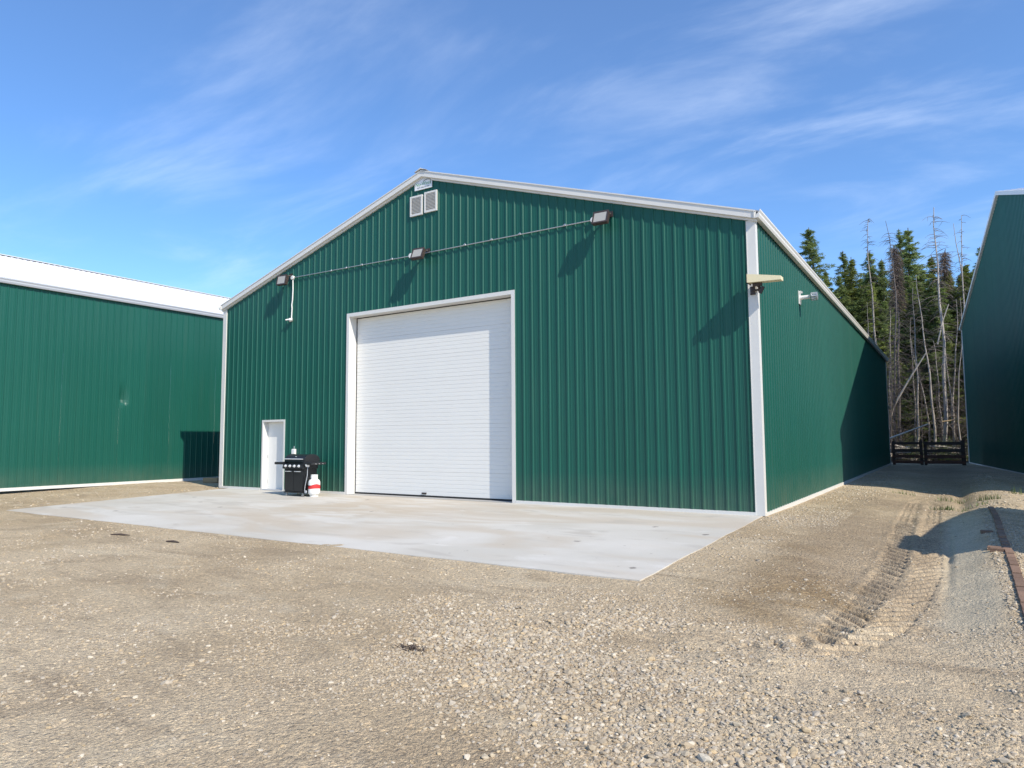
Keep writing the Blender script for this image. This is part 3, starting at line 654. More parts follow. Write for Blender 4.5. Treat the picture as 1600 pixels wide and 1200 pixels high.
# ------------------------------------------------------------------ fixtures on the front wall
def floodlight():
    """origin = wall mount; head reaches out over -y"""
    t = empty('floodlight')
    mb = MB(); mb.box((-0.05, -0.03, -0.06), (0.05, -0.001, 0.06)); mb.build('mounting_plate', M['dark_metal'], t, False)
    mb = MB(); mb.tube([(0, -0.03, 0.0), (-0.05, -0.08, 0.0), (-0.10, -0.13, -0.03)], 0.022, 8); mb.box((-0.135, -0.15, -0.07), (-0.065, -0.10, 0.01), rot=Matrix.Rotation(0.3, 3, 'X')); mb.build('arm', M['dark_metal'], t, False)
    R = Matrix.Rotation(math.radians(-24), 3, 'X'); c = Vector((-0.13, -0.24, -0.13))
    def bx(a, b, bev=0.0):
        m_ = MB(); m_.box(a, b, bev=bev); m_.v = [tuple(R @ Vector(v) + c) for v in m_.v]; return m_
    # head: local y = front(-)/back(+)
    h = bx((-0.175, -0.055, -0.15), (0.175, 0.03, 0.15), 0.012); head = h.build('head', M['dark_metal'], t, False)
    fr = MB()
    for a, b in (((-0.18, -0.072, -0.155), (-0.145, -0.056, 0.155)), ((0.145, -0.072, -0.155), (0.18, -0.056, 0.155)), ((-0.145, -0.072, -0.155), (0.145, -0.056, -0.12)), ((-0.145, -0.072, 0.12), (0.145, -0.056, 0.155))):
        q = bx(a, b); fr.add(q.v, q.f)
    fr.build('bezel', M['dark_metal'], head, False)
    bx((-0.145, -0.064, -0.12), (0.145, -0.0555, 0.12)).build('lens', M['lens'], head, False)
    fn = MB()
    for k in range(9):
        x = -0.14+k*0.035; q = bx((x-0.005, 0.0305, -0.12), (x+0.005, 0.065, 0.12)); fn.add(q.v, q.f)
    fn.build('heat_sink', M['dark_metal'], head, False)
    br = MB(); q = bx((-0.03, 0.04, -0.03), (0.03, 0.11, 0.03)); br.add(q.v, q.f)
    br.build('knuckle', M['dark_metal'], t, False)
    mb = MB(); mb.lathe([(0, -0.002), (0.062, -0.002), (0.062, -0.055), (0.056, -0.062), (0, -0.062)], (-0.42, 0, -0.06), 16, axis='y'); 
    return t, mb
fl, jb = floodlight()
fl.location = (13.52, -0.02, 6.30)
tag(fl, 'square bronze floodlight highest on the right slope of the green gable', 'floodlight', 'floodlights on the barn front')
f2 = copy_tree(fl); f2.location = (8.43, -0.02, 6.28); f2['label'] = 'square bronze floodlight in the middle, below the two white gable vents'
f3 = copy_tree(fl); f3.location = (3.20, -0.02, 6.34); f3['label'] = 'bronze floodlight at the left eave beside the drop of the conduit'
f3.rotation_euler = (math.radians(12), 0, math.radians(6)); f2.rotation_euler = (0, 0, math.radians(3)); fl.rotation_euler = (math.radians(2), 0, math.radians(2))
cdn = empty('electrical_conduit', (3.3, -0.03, 6.25))
tag(cdn, 'thin galvanised conduit running along the green wall between the three floodlights', 'conduit')
mb = MB(); mb.tube([(3.34, -0.045, 6.26), (7.83, -0.045, 6.23)], 0.0135, 8); mb.tube([(7.92, -0.045, 6.23), (13.06, -0.045, 6.24)], 0.0135, 8); mb.build('pipe', M['galv'], cdn)
for x, z in ((3.29, 6.26), (7.87, 6.23), (13.11, 6.24)):
    mb = MB(); mb.lathe([(0, -0.022), (0.062, -0.022), (0.062, -0.075), (0.054, -0.083), (0, -0.083)], (x, 0, z), 16, axis='y'); mb.build('junction_box', M['tank'], cdn)
for x in (4.9, 6.1, 9.6, 11.2, 12.4, 5.5, 7.2, 10.4):
    mb = MB(); mb.tube([(x-0.03, -0.045, 6.245), (x+0.03, -0.045, 6.245)], 0.022, 8); mb.box((x-0.012, -0.04, 6.245), (x+0.012, -0.019, 6.285)); mb.build('coupling', M['galv'], cdn)
mb = MB(); mb.tube([(3.29, -0.04, 6.20), (3.30, -0.04, 5.9), (3.29, -0.04, 5.6), (3.26, -0.04, 5.45), (3.275, -0.04, 5.35), (3.26, -0.04, 5.05)], 0.017, 8); mb.build('flexible_drop', M['tank'], cdn)
pc = empty('security_camera', (3.26, -0.03, 4.99)); tag(pc, 'small white camera hanging at the lower end of the white cable on the left', 'camera')
mb = MB(); mb.lathe([(0, 0.06), (0.05, 0.055), (0.055, 0.03), (0.055, 0.0), (0, 0.0)], (3.26, -0.08, 4.99), 14); mb.build('housing', M['tank'], pc)
mb = MB(); mb.lathe([(0.05, -0.001), (0.045, -0.03), (0.028, -0.05), (0, -0.055)], (3.26, -0.08, 4.99), 14); mb.build('dome', M['lens'], pc)
mb = MB(); mb.box((3.22, -0.035, 4.96), (3.30, -0.019, 5.06)); mb.tube([(3.17, -0.06, 5.02), (3.12, -0.14, 5.0)], 0.025, 8); mb.build('bracket', M['galv'], pc)

ol = empty('outlet_box', (3.48, 0, 1.14)); tag(ol, 'small white weatherproof outlet box on the green wall above the barbecue', 'outlet box')
mb = MB(); mb.box((3.41, -0.06, 1.06), (3.55, -0.019, 1.22), bev=0.006); mb.build('box', M['tank'], ol)
mb = MB(); mb.box((3.425, -0.085, 1.07), (3.535, -0.061, 1.21), bev=0.006); mb.build('cover', M['tank'], ol)
mb = MB(); mb.tube([(3.48, -0.035, 1.22), (3.48, -0.035, 1.30)], 0.012, 8); mb.build('conduit_stub', M['galv'], ol)

# maker's sign under the ridge
sg = empty('gable_sign', (8.26, -0.03, 8.0)); tag(sg, 'small white pentagonal sign with green lettering under the ridge of the barn', 'sign')
pts = [(7.98, 7.935), (8.555, 7.935), (8.555, roofz(8.555)-0.062), (8.25, roofz(8.25)-0.062), (7.98, roofz(7.98)-0.062)]
mb = MB(); mb.prism([(a, -0.045, b) for a, b in pts], (0, 0.022, 0)); mb.build('board', M['sign'], sg)
def text(s, size, x, z, material, name, sx=1.0):
    cu = bpy.data.curves.new(name, 'FONT'); cu.body = s; cu.size = size; cu.align_x = 'CENTER'; cu.extrude = 0.001; cu.resolution_u = 3
    o = bpy.data.objects.new(name, cu); col.objects.link(o); bpy.context.view_layer.update()
    me = bpy.data.meshes.new_from_object(o); bpy.data.objects.remove(o); me.materials.append(material)
    q = bpy.data.objects.new(name, me); col.objects.link(q); q.parent = sg; q.rotation_euler = (PI/2, 0, 0); q.scale = (sx, 1, 1)
    q.location = (x-sg.location.x, -0.0475-sg.location.y, z-sg.location.z); return q
text('Nu-West', 0.135, 8.265, 8.035, M['sign_green'], 'lettering', 1.0)
text('POST STRUCTURES', 0.045, 8.265, 7.972, M['sign_grey'], 'lettering', 1.05)
mb = MB()
lg = [(8.27, 8.135), (8.40, 8.19), (8.515, 8.155), (8.515, 8.03)]
for (a, b), (c, d) in zip(lg[:-1], lg[1:]): mb.tube([(a, -0.048, b), (c, -0.048, d)], 0.006, 6)
mb.build('roof_logo', M['sign_grey'], sg)

# cream wedge fixture at the corner
wf = empty('wedge_light', (16.47, -0.03, 4.45)); tag(wf, 'cream wedge-shaped light with dark bracket on the white right corner of the barn', 'wall light')
mb = MB()
xa, xb = 16.43, 17.02
A = [(xa, -0.42, 4.345), (xa, -0.10, 4.375), (xa, -0.10, 4.515), (xa, -0.42, 4.51)]; B = [(xb, -0.36, 4.345), (xb, -0.14, 4.35), (xb, -0.14, 4.42), (xb, -0.36, 4.415)]
mb.add(A+B, [(0, 1, 2, 3), (7, 6, 5, 4), (0, 4, 5, 1), (1, 5, 6, 2), (2, 6, 7, 3), (3, 7, 4, 0)]); mb.build('housing', M['cream'], wf)
mb = MB(); mb.box((16.425, -0.43, 4.34), (16.4295, -0.09, 4.52)); mb.build('gasket', M['dark_metal'], wf)
mb = MB(); mb.tube([(16.56, -0.24, 4.37), (16.60, -0.16, 4.27), (16.56, -0.03, 4.25)], 0.03, 8); mb.box((16.50, -0.30, 4.30), (16.66, -0.20, 4.352)); mb.box((16.62, -0.24, 4.15), (16.67, -0.18, 4.29), rot=Matrix.Rotation(0.5, 3, 'Y'))
mb.box((16.40, -0.06, 4.18), (16.49, -0.0275, 4.34)); mb.tube([(16.45, -0.05, 4.25), (16.6, -0.12, 4.26)], 0.022, 8); mb.build('bracket', M['dark_metal'], wf)

# flue terminal on the side wall
fv = empty('flue_vent', (16.5, 4.34, 4.86)); tag(fv, 'round silver flue terminal sticking out of the sunlit side wall of the barn', 'vent')
vy, vz = 4.34, 4.86
mb = MB(); mb.lathe([(0.0, 0.019), (0.05, 0.019), (0.05, 0.26), (0.062, 0.27), (0.062, 0.30)], (16.5, vy, vz), 18, axis='x'); mb.build('pipe', M['tank'], fv, smooth=0.7)
mb = MB(); mb.lathe([(0.0, 0.28), (0.095, 0.28), (0.10, 0.29), (0.10, 0.31), (0.085, 0.315), (0.085, 0.40), (0.10, 0.405), (0.10, 0.43), (0.085, 0.435), (0, 0.44)], (16.5, vy, vz), 20, axis='x'); mb.build('cap', M['galv'], fv, smooth=0.7)
mb = MB()
for k in range(10):
    t = 2*PI*k/10; mb.box((16.81, vy+0.093*math.cos(t)-0.008, vz+0.093*math.sin(t)-0.008), (16.905, vy+0.093*math.cos(t)+0.008, vz+0.093*math.sin(t)+0.008))
mb.build('cage_bars', M['chrome'], fv)
mb = MB(); mb.box((16.5195, vy-0.13, vz-0.16), (16.535, vy+0.13, vz+0.16)); mb.box((16.536, vy-0.03, vz+0.12), (16.60, vy+0.03, vz+0.16), rot=Matrix.Rotation(0.6, 3, 'Y')); mb.build('flange', M['white'], fv)

# ------------------------------------------------------------------ barbecue
gx0, gx1, gy0, gy1 = 4.24, 4.97, -0.98, -0.50; gzb = zs(-0.75)
bq = empty('gas_barbecue', (4.6, -0.74, gzb)); tag(bq, 'black gas barbecue with side shelves and chrome knobs standing by the white entry door', 'barbecue')
def z_(h): return gzb+h
mb = MB(); mb.box((gx0, gy0+0.02, z_(0.12)), (gx1, gy1, z_(0.72)), bev=0.006); mb.box((gx0-0.01, gy0, z_(0.085)), (gx1+0.01, gy1+0.01, z_(0.119))); cab = mb.build('cabinet', M['black'], bq)
for a, b in ((gx0+0.01, gx0+0.36), (gx0+0.37, gx1-0.01)):
    mb = MB(); mb.box((a, gy0, z_(0.135)), (b, gy0+0.0195, z_(0.70)), bev=0.004); d_ = mb.build('cabinet_door', M['black'], cab)
    mb = MB(); c_ = (a+b)/2; mb.tube([(c_-0.12, gy0-0.03, z_(0.655)), (c_+0.12, gy0-0.03, z_(0.655))], 0.010, 8); mb.box((c_-0.12, gy0-0.03, z_(0.65)), (c_-0.105, gy0-0.001, z_(0.66))); mb.box((c_+0.105, gy0-0.03, z_(0.65)), (c_+0.12, gy0-0.001, z_(0.66))); mb.build('door_handle', M['chrome'], d_)
mb = MB(); mb.prism([(gx0-0.03, gy0-0.05, z_(0.74)), (gx0-0.03, gy0-0.03, z_(0.86)), (gx0-0.03, gy0+0.06, z_(0.86)), (gx0-0.03, gy0+0.06, z_(0.72)), (gx0-0.03, gy0-0.02, z_(0.72))][::-1], (gx1-gx0+0.06, 0, 0)); cp = mb.build('control_panel', M['black'], bq)
for k in range(4):
    x = gx0+0.10+k*0.175; mb = MB(); mb.lathe([(0, -0.0), (0.037, -0.0), (0.039, -0.012), (0.027, -0.018), (0.025, -0.045), (0, -0.05)], (x, gy0-0.043, z_(0.80)), 16, axis='y'); mb.build('knob', M['chrome'], cp, smooth=0.6)
# firebox + lid
mb = MB(); mb.box((gx0-0.02, gy0+0.061, z_(0.721)), (gx1+0.02, gy1+0.02, z_(0.90)), bev=0.01); mb.build('firebox', M['black'], bq)
mb = MB(); n = 9; prof = []
for k in range(n+1):
    t = PI*(k/n); prof.append(((gy0+gy1)/2+0.04-0.27*math.cos(t), 0.902+0.205*math.sin(t)**0.7))
mb.prism([(gx0-0.005, y, z_(h)) for y, h in prof][::-1], (gx1-gx0+0.01, 0, 0)); lid = mb.build('lid', M['black'], bq, smooth=0.5)
for x in (gx0-0.03, gx1+0.006):
    mb = MB(); mb.prism([(x, y+(0.0), z_(0.902+(h-0.902)*1.03)) for y, h in prof][::-1], (0.024, 0, 0)); mb.build('lid_end', M['black'], lid)
mb = MB(); mb.tube([(gx0+0.03, gy0-0.015, z_(0.985)), (gx1-0.03, gy0-0.015, z_(0.985))], 0.014, 10)
for x in (gx0+0.04, gx1-0.05): mb.box((x, gy0-0.015, z_(0.975)), (x+0.02, gy0+0.10, z_(0.993)))
mb.build('lid_handle', M['chrome'], lid)
mb = MB(); mb.lathe([(0, 0), (0.03, 0), (0.03, -0.012), (0, -0.014)], ((gx0+gx1)/2, gy0+0.075, z_(1.03)), 14, axis='y'); mb.build('thermometer', M['chrome'], lid)
for a, b in ((gx0-0.37, gx0-0.022), (gx1+0.022, gx1+0.37)):
    mb = MB(); mb.box((a, gy0-0.04, z_(0.835)), (b, gy1-0.02, z_(0.90)), bev=0.008); shf = mb.build('side_shelf', M['black'], bq)
mb = MB()
for k in range(3): mb.tube([(gx1+0.36, gy0+0.1+k*0.12, z_(0.86)), (gx1+0.39, gy0+0.1+k*0.12, z_(0.86))], 0.008, 6)
mb.build('tool_hook', M['chrome'], shf)
mb = MB(); mb.lathe([(0, 0), (0.037, 0), (0.039, -0.012), (0.026, -0.018), (0.024, -0.045), (0, -0.05)], (gx1+0.16, gy0-0.002, z_(0.83)), 16, axis='y'); mb.box((gx1+0.11, gy0-0.002, z_(0.78)), (gx1+0.21, gy0+0.03, z_(0.854))); mb.build('side_burner_knob', M['chrome'], bq)
for x in (gx0+0.05, gx1-0.05):
    for y in (gy0+0.05, gy1-0.05):
        mb = MB(); mb.lathe([(0, -0.015), (0.028, -0.015), (0.034, -0.008), (0.034, 0.008), (0.028, 0.015), (0, 0.015)], (x, y, z_(0.036)), 14, axis='x'); mb.box((x-0.02, y-0.012, z_(0.05)), (x+0.02, y+0.012, z_(0.085))); mb.build('caster', M['galv'], bq)
mb = MB(); mb.tube([(gx1+0.15, gy0+0.03, z_(0.80)), (gx1+0.17, gy0-0.0, z_(0.55)), (gx1+0.12, gy0-0.02, z_(0.30)), (gx1+0.10, gy0-0.02, z_(0.16)), (gx1+0.14, gy0+0.0, z_(0.12))], 0.008, 6); mb.build('gas_hose', M['grey'], bq)
mb = MB(); mb.lathe([(0, 0), (0.035, 0), (0.04, 0.015), (0.03, 0.03), (0, 0.03)], (gx1+0.13, gy0-0.02, z_(0.13)), 12, axis='y'); mb.build('regulator', M['grey'], bq)

tk = empty('propane_cylinder', (5.21, -0.80, zs(-0.8))); tag(tk, 'white propane cylinder with red band on the concrete beside the barbecue', 'gas cylinder')
tz = zs(-0.8); TC = (5.21, -0.80, tz)
mb = MB(); mb.lathe([(0.10, 0.0), (0.11, 0.0), (0.11, 0.035)], TC, 28); mb.build('foot_ring', M['tank'], tk)
mb = MB(); mb.lathe([(0.0, 0.02), (0.08, 0.025), (0.125, 0.05), (0.150, 0.09), (0.155, 0.13), (0.155, 0.215)], TC, 32)
mb.lathe([(0.155, 0.30), (0.155, 0.36), (0.150, 0.40), (0.125, 0.44), (0.08, 0.465), (0.0, 0.475)], TC, 32); mb.build('tank_body', M['tank'], tk, smooth=0.7)
mb = MB(); n = 32; vs = []; R_ = 0.1562
for k in range(n):
    t = 2*PI*k/n; wv = 0.03*math.cos(2*t+0.8); 
    for h in (0.212+0.006*math.cos(2*t+0.8), 0.305+wv): vs.append((TC[0]+R_*math.cos(t), TC[1]+R_*math.sin(t), tz+h))
mb.add(vs, [(2*k, 2*((k+1) % n), 2*((k+1) % n)+1, 2*k+1) for k in range(n)]); mb.build('red_band', M['red'], tk, smooth=3.1)
mb = MB()
for k in range(20):
    if k in (2, 3, 12, 13): continue
    t0, t1 = 2*PI*k/20, 2*PI*(k+1)/20; r = 0.085
    mb.prism([(TC[0]+r*math.cos(t0), TC[1]+r*math.sin(t0), tz+0.455), (TC[0]+r*math.cos(t1), TC[1]+r*math.sin(t1), tz+0.455), (TC[0]+(r+0.005)*math.cos(t1), TC[1]+(r+0.005)*math.sin(t1), tz+0.455), (TC[0]+(r+0.005)*math.cos(t0), TC[1]+(r+0.005)*math.sin(t0), tz+0.455)], (0, 0, 0.12))
mb.lathe([(0.082, 0.575), (0.094, 0.575), (0.094, 0.562), (0.082, 0.562), (0.082, 0.575)], TC, 24); mb.build('collar', M['tank'], tk)
mb = MB(); mb.lathe([(0.02, 0.47), (0.02, 0.52), (0.035, 0.525), (0.035, 0.55), (0, 0.552)], TC, 12); mb.build('valve', M['dark_metal'], tk)

# ------------------------------------------------------------------ fence at the end of the lane
fz = -0.06
fc = empty('rail_fence', (18.2, 30.0, fz)); tag(fc, 'dark wooden rail fence closing the lane between the barns in front of the dead trees', 'fence')
for x, w, h in ((16.66, 0.14, 1.30), (17.97, 0.15, 1.33), (18.16, 0.14, 1.28), (19.87, 0.19, 1.34)):
    mb = MB(); mb.box((x-w/2, 29.93, fz-0.3), (x+w/2, 30.07, fz+h), rot=Matrix.Rotation(random.uniform(-0.02, 0.02), 3, 'Y')); mb.build('post', M['wood_dark'], fc)
for i, z in enumerate((1.12, 0.74, 0.42, 0.10)):
    for a, b in ((16.58, 18.03), (18.10, 19.95)):
        mb = MB(); mb.box((a, 29.86, z+random.uniform(-0.02, 0.02)-0.07+fz+0.06), (b, 29.925, z+0.075+fz+0.06), rot=Matrix.Rotation(random.uniform(-0.012, 0.012), 3, 'Y')); mb.build('rail', M['wood_dark'] if i < 2 else M['wood_red'], fc)

# ------------------------------------------------------------------ brick edging
be = empty('brick_edging', (20.1, -2, -0.12)); tag(be, 'single row of red-brown bricks laid end to end along the gravel at the right edge', 'brick edging')
y = -9.2; k = 0
while y < 3.4:
    L = 0.245; cx_ = 20.06+0.006*(y+5)+0.008*math.sin(y*1.3); zc = float(gz(cx_, y+L/2))+0.018
    mb = MB(); mb.box((cx_-0.045, y, zc-0.07), (cx_+0.045, y+L-0.012, zc+0.012), bev=0.005, rot=Matrix.Rotation(random.uniform(-0.02, 0.02), 3, 'Z') @ Matrix.Rotation(random.uniform(-0.015, 0.015), 3, 'X')); mb.build('brick', M['brick'], be); y += L; k += 1
for bx_, by_, a in ((19.90, -0.75, 0.1), (19.93, -2.35, -0.06), (19.95, -2.62, -0.05)):
    zc = float(gz(bx_, by_))+0.03; mb = MB(); mb.box((bx_-0.07, by_-0.06, zc-0.06), (bx_+0.08, by_+0.06, zc+0.008), bev=0.005, rot=Matrix.Rotation(a, 3, 'Z')); mb.build('brick', M['brick'], be)

# ------------------------------------------------------------------ scrap behind the left corner
o = MB(); o.box((-3.05, 1.45, 0.0), (-2.45, 1.85, 0.17), bev=0.02, rot=Matrix.Rotation(0.3, 3, 'Z')); o = o.build('timber_block', M['tan_wood']); tag(o, 'tan timber block lying in the shade behind the left corner of the barn', 'timber block')
o = MB(); o.box((-2.2, 2.0, 0.0), (-1.6, 2.2, 0.14), bev=0.01, rot=Matrix.Rotation(-0.2, 3, 'Z')); o = o.build('concrete_block', M['concrete_block']); tag(o, 'grey concrete block lying in the shade behind the left corner of the barn', 'concrete block')

# dry weed clump and flat sticks on the gravel
cl_ = MB(); rr = random.Random(3)
for k in range(42):
    a = rr.uniform(0, 2*PI); r0 = rr.uniform(0, 0.10); x, y = 15.93+r0*1.3*math.cos(a), -9.28+r0*0.6*math.sin(a); z = float(gz(x, y))
    b = rr.uniform(0, 2*PI); l = rr.uniform(0.03, 0.10); cl_.tube([(x, y, z), (x+l*0.5*math.cos(b), y+l*0.5*math.sin(b), z+rr.uniform(0.01, 0.035)), (x+l*math.cos(b), y+l*math.sin(b), z+rr.uniform(0.0, 0.03))], [0.004, 0.003, 0.001], 4)
o = cl_.build('dry_weed', M['wood_dark']); tag(o, 'small dark clump of dead weed lying on the open gravel in the foreground', 'dead weed')
for x, y, l, a, lab in ((7.3, -6.95, 0.42, 0.25, 'flat dark stick on the gravel near the left part of the concrete edge'), (8.95, -7.0, 0.3, 0.1, 'short dark stick on the gravel further along the concrete edge')):
    z = float(gz(x, y)); o = MB(); o.tube([(x-l/2*math.cos(a), y-l/2*math.sin(a), z+0.012), (x, y+0.01, z+0.02), (x+l/2*math.cos(a), y+l/2*math.sin(a), z+0.012)], [0.012, 0.018, 0.008], 6); o = o.build('stick', M['wood_dark']); tag(o, lab, 'stick')

# grass tufts
def tuft(x, y, r, n, lab, h=0.12):
    V = []; Fc = []; rs = np.random.RandomState(int(abs(x*100+y*10)))
    for k in range(n):
        a = rs.uniform(0, 2*PI); d = r*math.sqrt(rs.uniform()); px, py = x+d*math.cos(a), y+d*math.sin(a)*0.7; pz = float(gz(px, py)); b = rs.uniform(0, 2*PI); l = h*rs.uniform(0.4, 1.2); w = 0.007
        lean = rs.uniform(0.1, 0.8); q = len(V)
        V += [(px-w*math.sin(b), py+w*math.cos(b), pz), (px+w*math.sin(b), py-w*math.cos(b), pz), (px+l*lean*math.cos(b), py+l*lean*math.sin(b), pz+l)]; Fc.append((q, q+1, q+2))
    o = np_mesh('grass_tuft', V, Fc, M['grass']); tag(o, lab, 'grass tuft', 'grass tufts in the lane')
tuft(19.25, 4.9, 0.25, 70, 'green grass tuft in the middle of the lane just before the shade', 0.11)
tuft(19.75, 5.2, 0.5, 60, 'thin strip of green grass right of the tuft in the lane', 0.08)
tuft(20.15, 6.3, 0.25, 70, 'yellow-green weed tuft at the edge of the barn shade', 0.15)
tuft(19.45, 7.6, 0.4, 50, 'sparse weed growing at the shade line in the rut', 0.15)
tuft(21.0, 8.4, 0.4, 45, 'green weeds at the foot of the right barn in shade', 0.2)
tuft(18.3, 8.4, 0.3, 30, 'tiny weeds on the gravel bank by the sunlit barn wall', 0.12)

# ------------------------------------------------------------------ gravel stones (geometry nodes)
def stones(name, pts, scl, seed):
    n = len(pts); me = bpy.data.meshes.new(name); me.vertices.add(n); me.vertices.foreach_set('co', np.asarray(pts, np.float32).ravel())
    rs = np.random.RandomState(seed)
    a = me.attributes.new('scl', 'FLOAT_VECTOR', 'POINT'); s3 = scl[:, None]*np.stack([rs.uniform(0.8, 1.35, n), rs.uniform(0.7, 1.1, n), rs.uniform(0.35, 0.75, n)], -1); a.data.foreach_set('vector', s3.astype(np.float32).ravel())
    a = me.attributes.new('rot', 'FLOAT_VECTOR', 'POINT'); r3 = np.stack([rs.uniform(-0.4, 0.4, n), rs.uniform(-0.4, 0.4, n), rs.uniform(0, 2*PI, n)], -1); a.data.foreach_set('vector', r3.astype(np.float32).ravel())
    me.materials.append(M['stone'])
    o = bpy.data.objects.new(name, me); col.objects.link(o)
    ng = bpy.data.node_groups.new(name, 'GeometryNodeTree')
    ng.interface.new_socket('Geometry', in_out='INPUT', socket_type='NodeSocketGeometry'); ng.interface.new_socket('Geometry', in_out='OUTPUT', socket_type='NodeSocketGeometry')
    N = ng.nodes; L = ng.links; gi = N.new('NodeGroupInput'); go = N.new('NodeGroupOutput')
    ico = N.new('GeometryNodeMeshIcoSphere'); ico.inputs['Radius'].default_value = 1.0; ico.inputs['Subdivisions'].default_value = 2
    sp = N.new('GeometryNodeSetPosition'); nz = N.new('ShaderNodeTexNoise'); nz.inputs['Scale'].default_value = 0.9; nz.inputs['Detail'].default_value = 1
    vm = N.new('ShaderNodeVectorMath'); vm.operation = 'SUBTRACT'; vm.inputs[1].default_value = (0.5, 0.5, 0.5); L.new(nz.outputs['Color'], vm.inputs[0])
    vm2 = N.new('ShaderNodeVectorMath'); vm2.operation = 'SCALE'; vm2.inputs['Scale'].default_value = 1.3; L.new(vm.outputs[0], vm2.inputs[0]); L.new(vm2.outputs[0], sp.inputs['Offset'])
    L.new(ico.outputs[0], sp.inputs['Geometry']); sm = N.new('GeometryNodeSetMaterial'); sm.inputs['Material'].default_value = M['stone']; L.new(sp.outputs[0], sm.inputs[0])
    iop = N.new('GeometryNodeInstanceOnPoints'); L.new(gi.outputs[0], iop.inputs['Points']); L.new(sm.outputs[0], iop.inputs['Instance'])
    for an, sk in (('rot', 'Rotation'), ('scl', 'Scale')):
        na = N.new('GeometryNodeInputNamedAttribute'); na.data_type = 'FLOAT_VECTOR'; na.inputs['Name'].default_value = an
        if sk == 'Rotation':
            er = N.new('FunctionNodeEulerToRotation'); L.new(na.outputs[0], er.inputs[0]); L.new(er.outputs[0], iop.inputs[sk])
        else: L.new(na.outputs[0], iop.inputs[sk])
    L.new(iop.outputs[0], go.inputs[0])
    md = o.modifiers.new('scatter', 'NODES'); md.node_group = ng
    return o
def scatter(n, r0, r1, smin, smax, seed, power=2.5):
    rs = np.random.RandomState(seed)
    r = np.sqrt(rs.uniform(r0*r0, r1*r1, n)); a = rs.uniform(-46, 46, n)*PI/180 + YAW
    x = CAM[0]+r*np.sin(a); y = CAM[1]+r*np.cos(a)
    rid = bump1(y+0.30*(x-17.2), -9.2, 0.9)*sst(14.8, 16.6, x); dens = np.clip(0.13+0.75*fbm(x, y, 0.55, 4, 101)+1.3*fbm(x, y, 2.2, 3, 131)+0.6*rid, 0.04, 1)
    dens = dens*(1-0.9*((x > 19.35) & (x < 19.93) & (y > -6.3) & (y < 3)))
    tr_ = ((np.abs(x-track_x(y, 1)) < 0.15) | (np.abs(x-track_x(y, 2)) < 0.15)) & (y > -7.2) & (y < 3); dens = dens*np.where(tr_, 0.2, 1)
    dens = dens*np.where((x > 17.2) & (x < 19.2) & (y > -5) & (y < 4), 0.35, 1)
    bank = ((x > 16.5) & (x < 17.8) & (y > -1)); dens = np.where(bank, 1, dens); dens = np.where((x > 19.9) & (x < 20.6) & (y > -9), 1.0, dens)
    keep = rs.uniform(0, 1, n) < dens
    keep &= ~((x > 0.40) & (x < 16.53) & (y > -6.07)); keep &= ~((x < LX+0.1)); keep &= ~((x > -0.1) & (x < 16.62) & (y > -0.1)); keep &= (y < 31)
    keep &= (x < 20.17-(y-34.33)*0.1144-0.1) | (y < 8)
    keep &= ~((np.abs(x-20.06-0.006*(y+5)) < 0.07) & (y > -9.2) & (y < 3.4))
    x, y = x[keep], y[keep]; u = rs.uniform(0, 1, len(x)); s = smin+(smax-smin)*u**power
    s = s*np.clip(1+1.2*fbm(x, y, 0.9, 2, 151), 0.6, 1.5)
    z = gz(x, y)-s*0.10+rs.uniform(0, 0.25, len(x))*s
    return np.stack([x, y, z], -1), s
parts_ = [scatter(190000, 2.0, 7.5, 0.0025, 0.015, 1, 2.4), scatter(3500, 2.0, 12, 0.013, 0.030, 2, 3.0), scatter(190000, 7.5, 16, 0.004, 0.017, 3, 2.4), scatter(60000, 16, 34, 0.010, 0.028, 4, 2.0)]
rs_ = np.random.RandomState(44); xb_ = rs_.uniform(15.2, 20.2, 2600); yb_ = -9.2-0.30*(xb_-17.2)+rs_.normal(0, 0.55, 2600); kb_ = rs_.uniform(0, 1, 2600) < np.clip(0.35+2.2*fbm(xb_, yb_, 1.4, 3, 171), 0.03, 1)*sst(14.8, 16.8, xb_)
xb_, yb_ = xb_[kb_], yb_[kb_]; sb_ = 0.008+0.018*rs_.uniform(0, 1, len(xb_))**2; parts_.append((np.stack([xb_, yb_, gz(xb_, yb_)+sb_*0.25], -1), sb_))
P_ = np.concatenate([p[0] for p in parts_]); S_ = np.concatenate([p[1] for p in parts_])
tag(stones('gravel', P_, S_, 5), 'loose tan and grey gravel stones strewn over the yard', 'gravel', kind='stuff')

# ------------------------------------------------------------------ trees
def frames(d):
    d = d/np.linalg.norm(d); a = np.array([0, 0, 1.0]) if abs(d[2]) < 0.9 else np.array([1.0, 0, 0]); u = np.cross(d, a); u /= np.linalg.norm(u); return u, np.cross(u, d)
class NB:
    def __init__(s): s.V = []; s.F = []; s.n = 0
    def tube(s, pts, rad, k=5):
        pts = np.asarray(pts, float); m = len(pts)
        for i in range(m):
            d = pts[min(i+1, m-1)]-pts[max(i-1, 0)]; u, w = frames(d); t = np.arange(k)*2*PI/k
            s.V.append(pts[i]+(np.cos(t)[:, None]*u+np.sin(t)[:, None]*w)*rad[i])
        b = s.n
        for i in range(m-1):
            for j in range(k):
                a0, a1, c0, c1 = b+i*k+j, b+i*k+(j+1) % k, b+(i+1)*k+j, b+(i+1)*k+(j+1) % k
                s.F.append((a0, a1, c1)); s.F.append((a0, c1, c0))
        s.n += m*k
    def tris(s, T):
        T = np.asarray(T, float).reshape(-1, 3); k = len(T)//3; s.V.append(T); s.F += [(s.n+3*i, s.n+3*i+1, s.n+3*i+2) for i in range(k)]; s.n += len(T)
    def build(s, name, material, parent): return np_mesh(name, np.concatenate(s.V), np.array(s.F), material, parent)
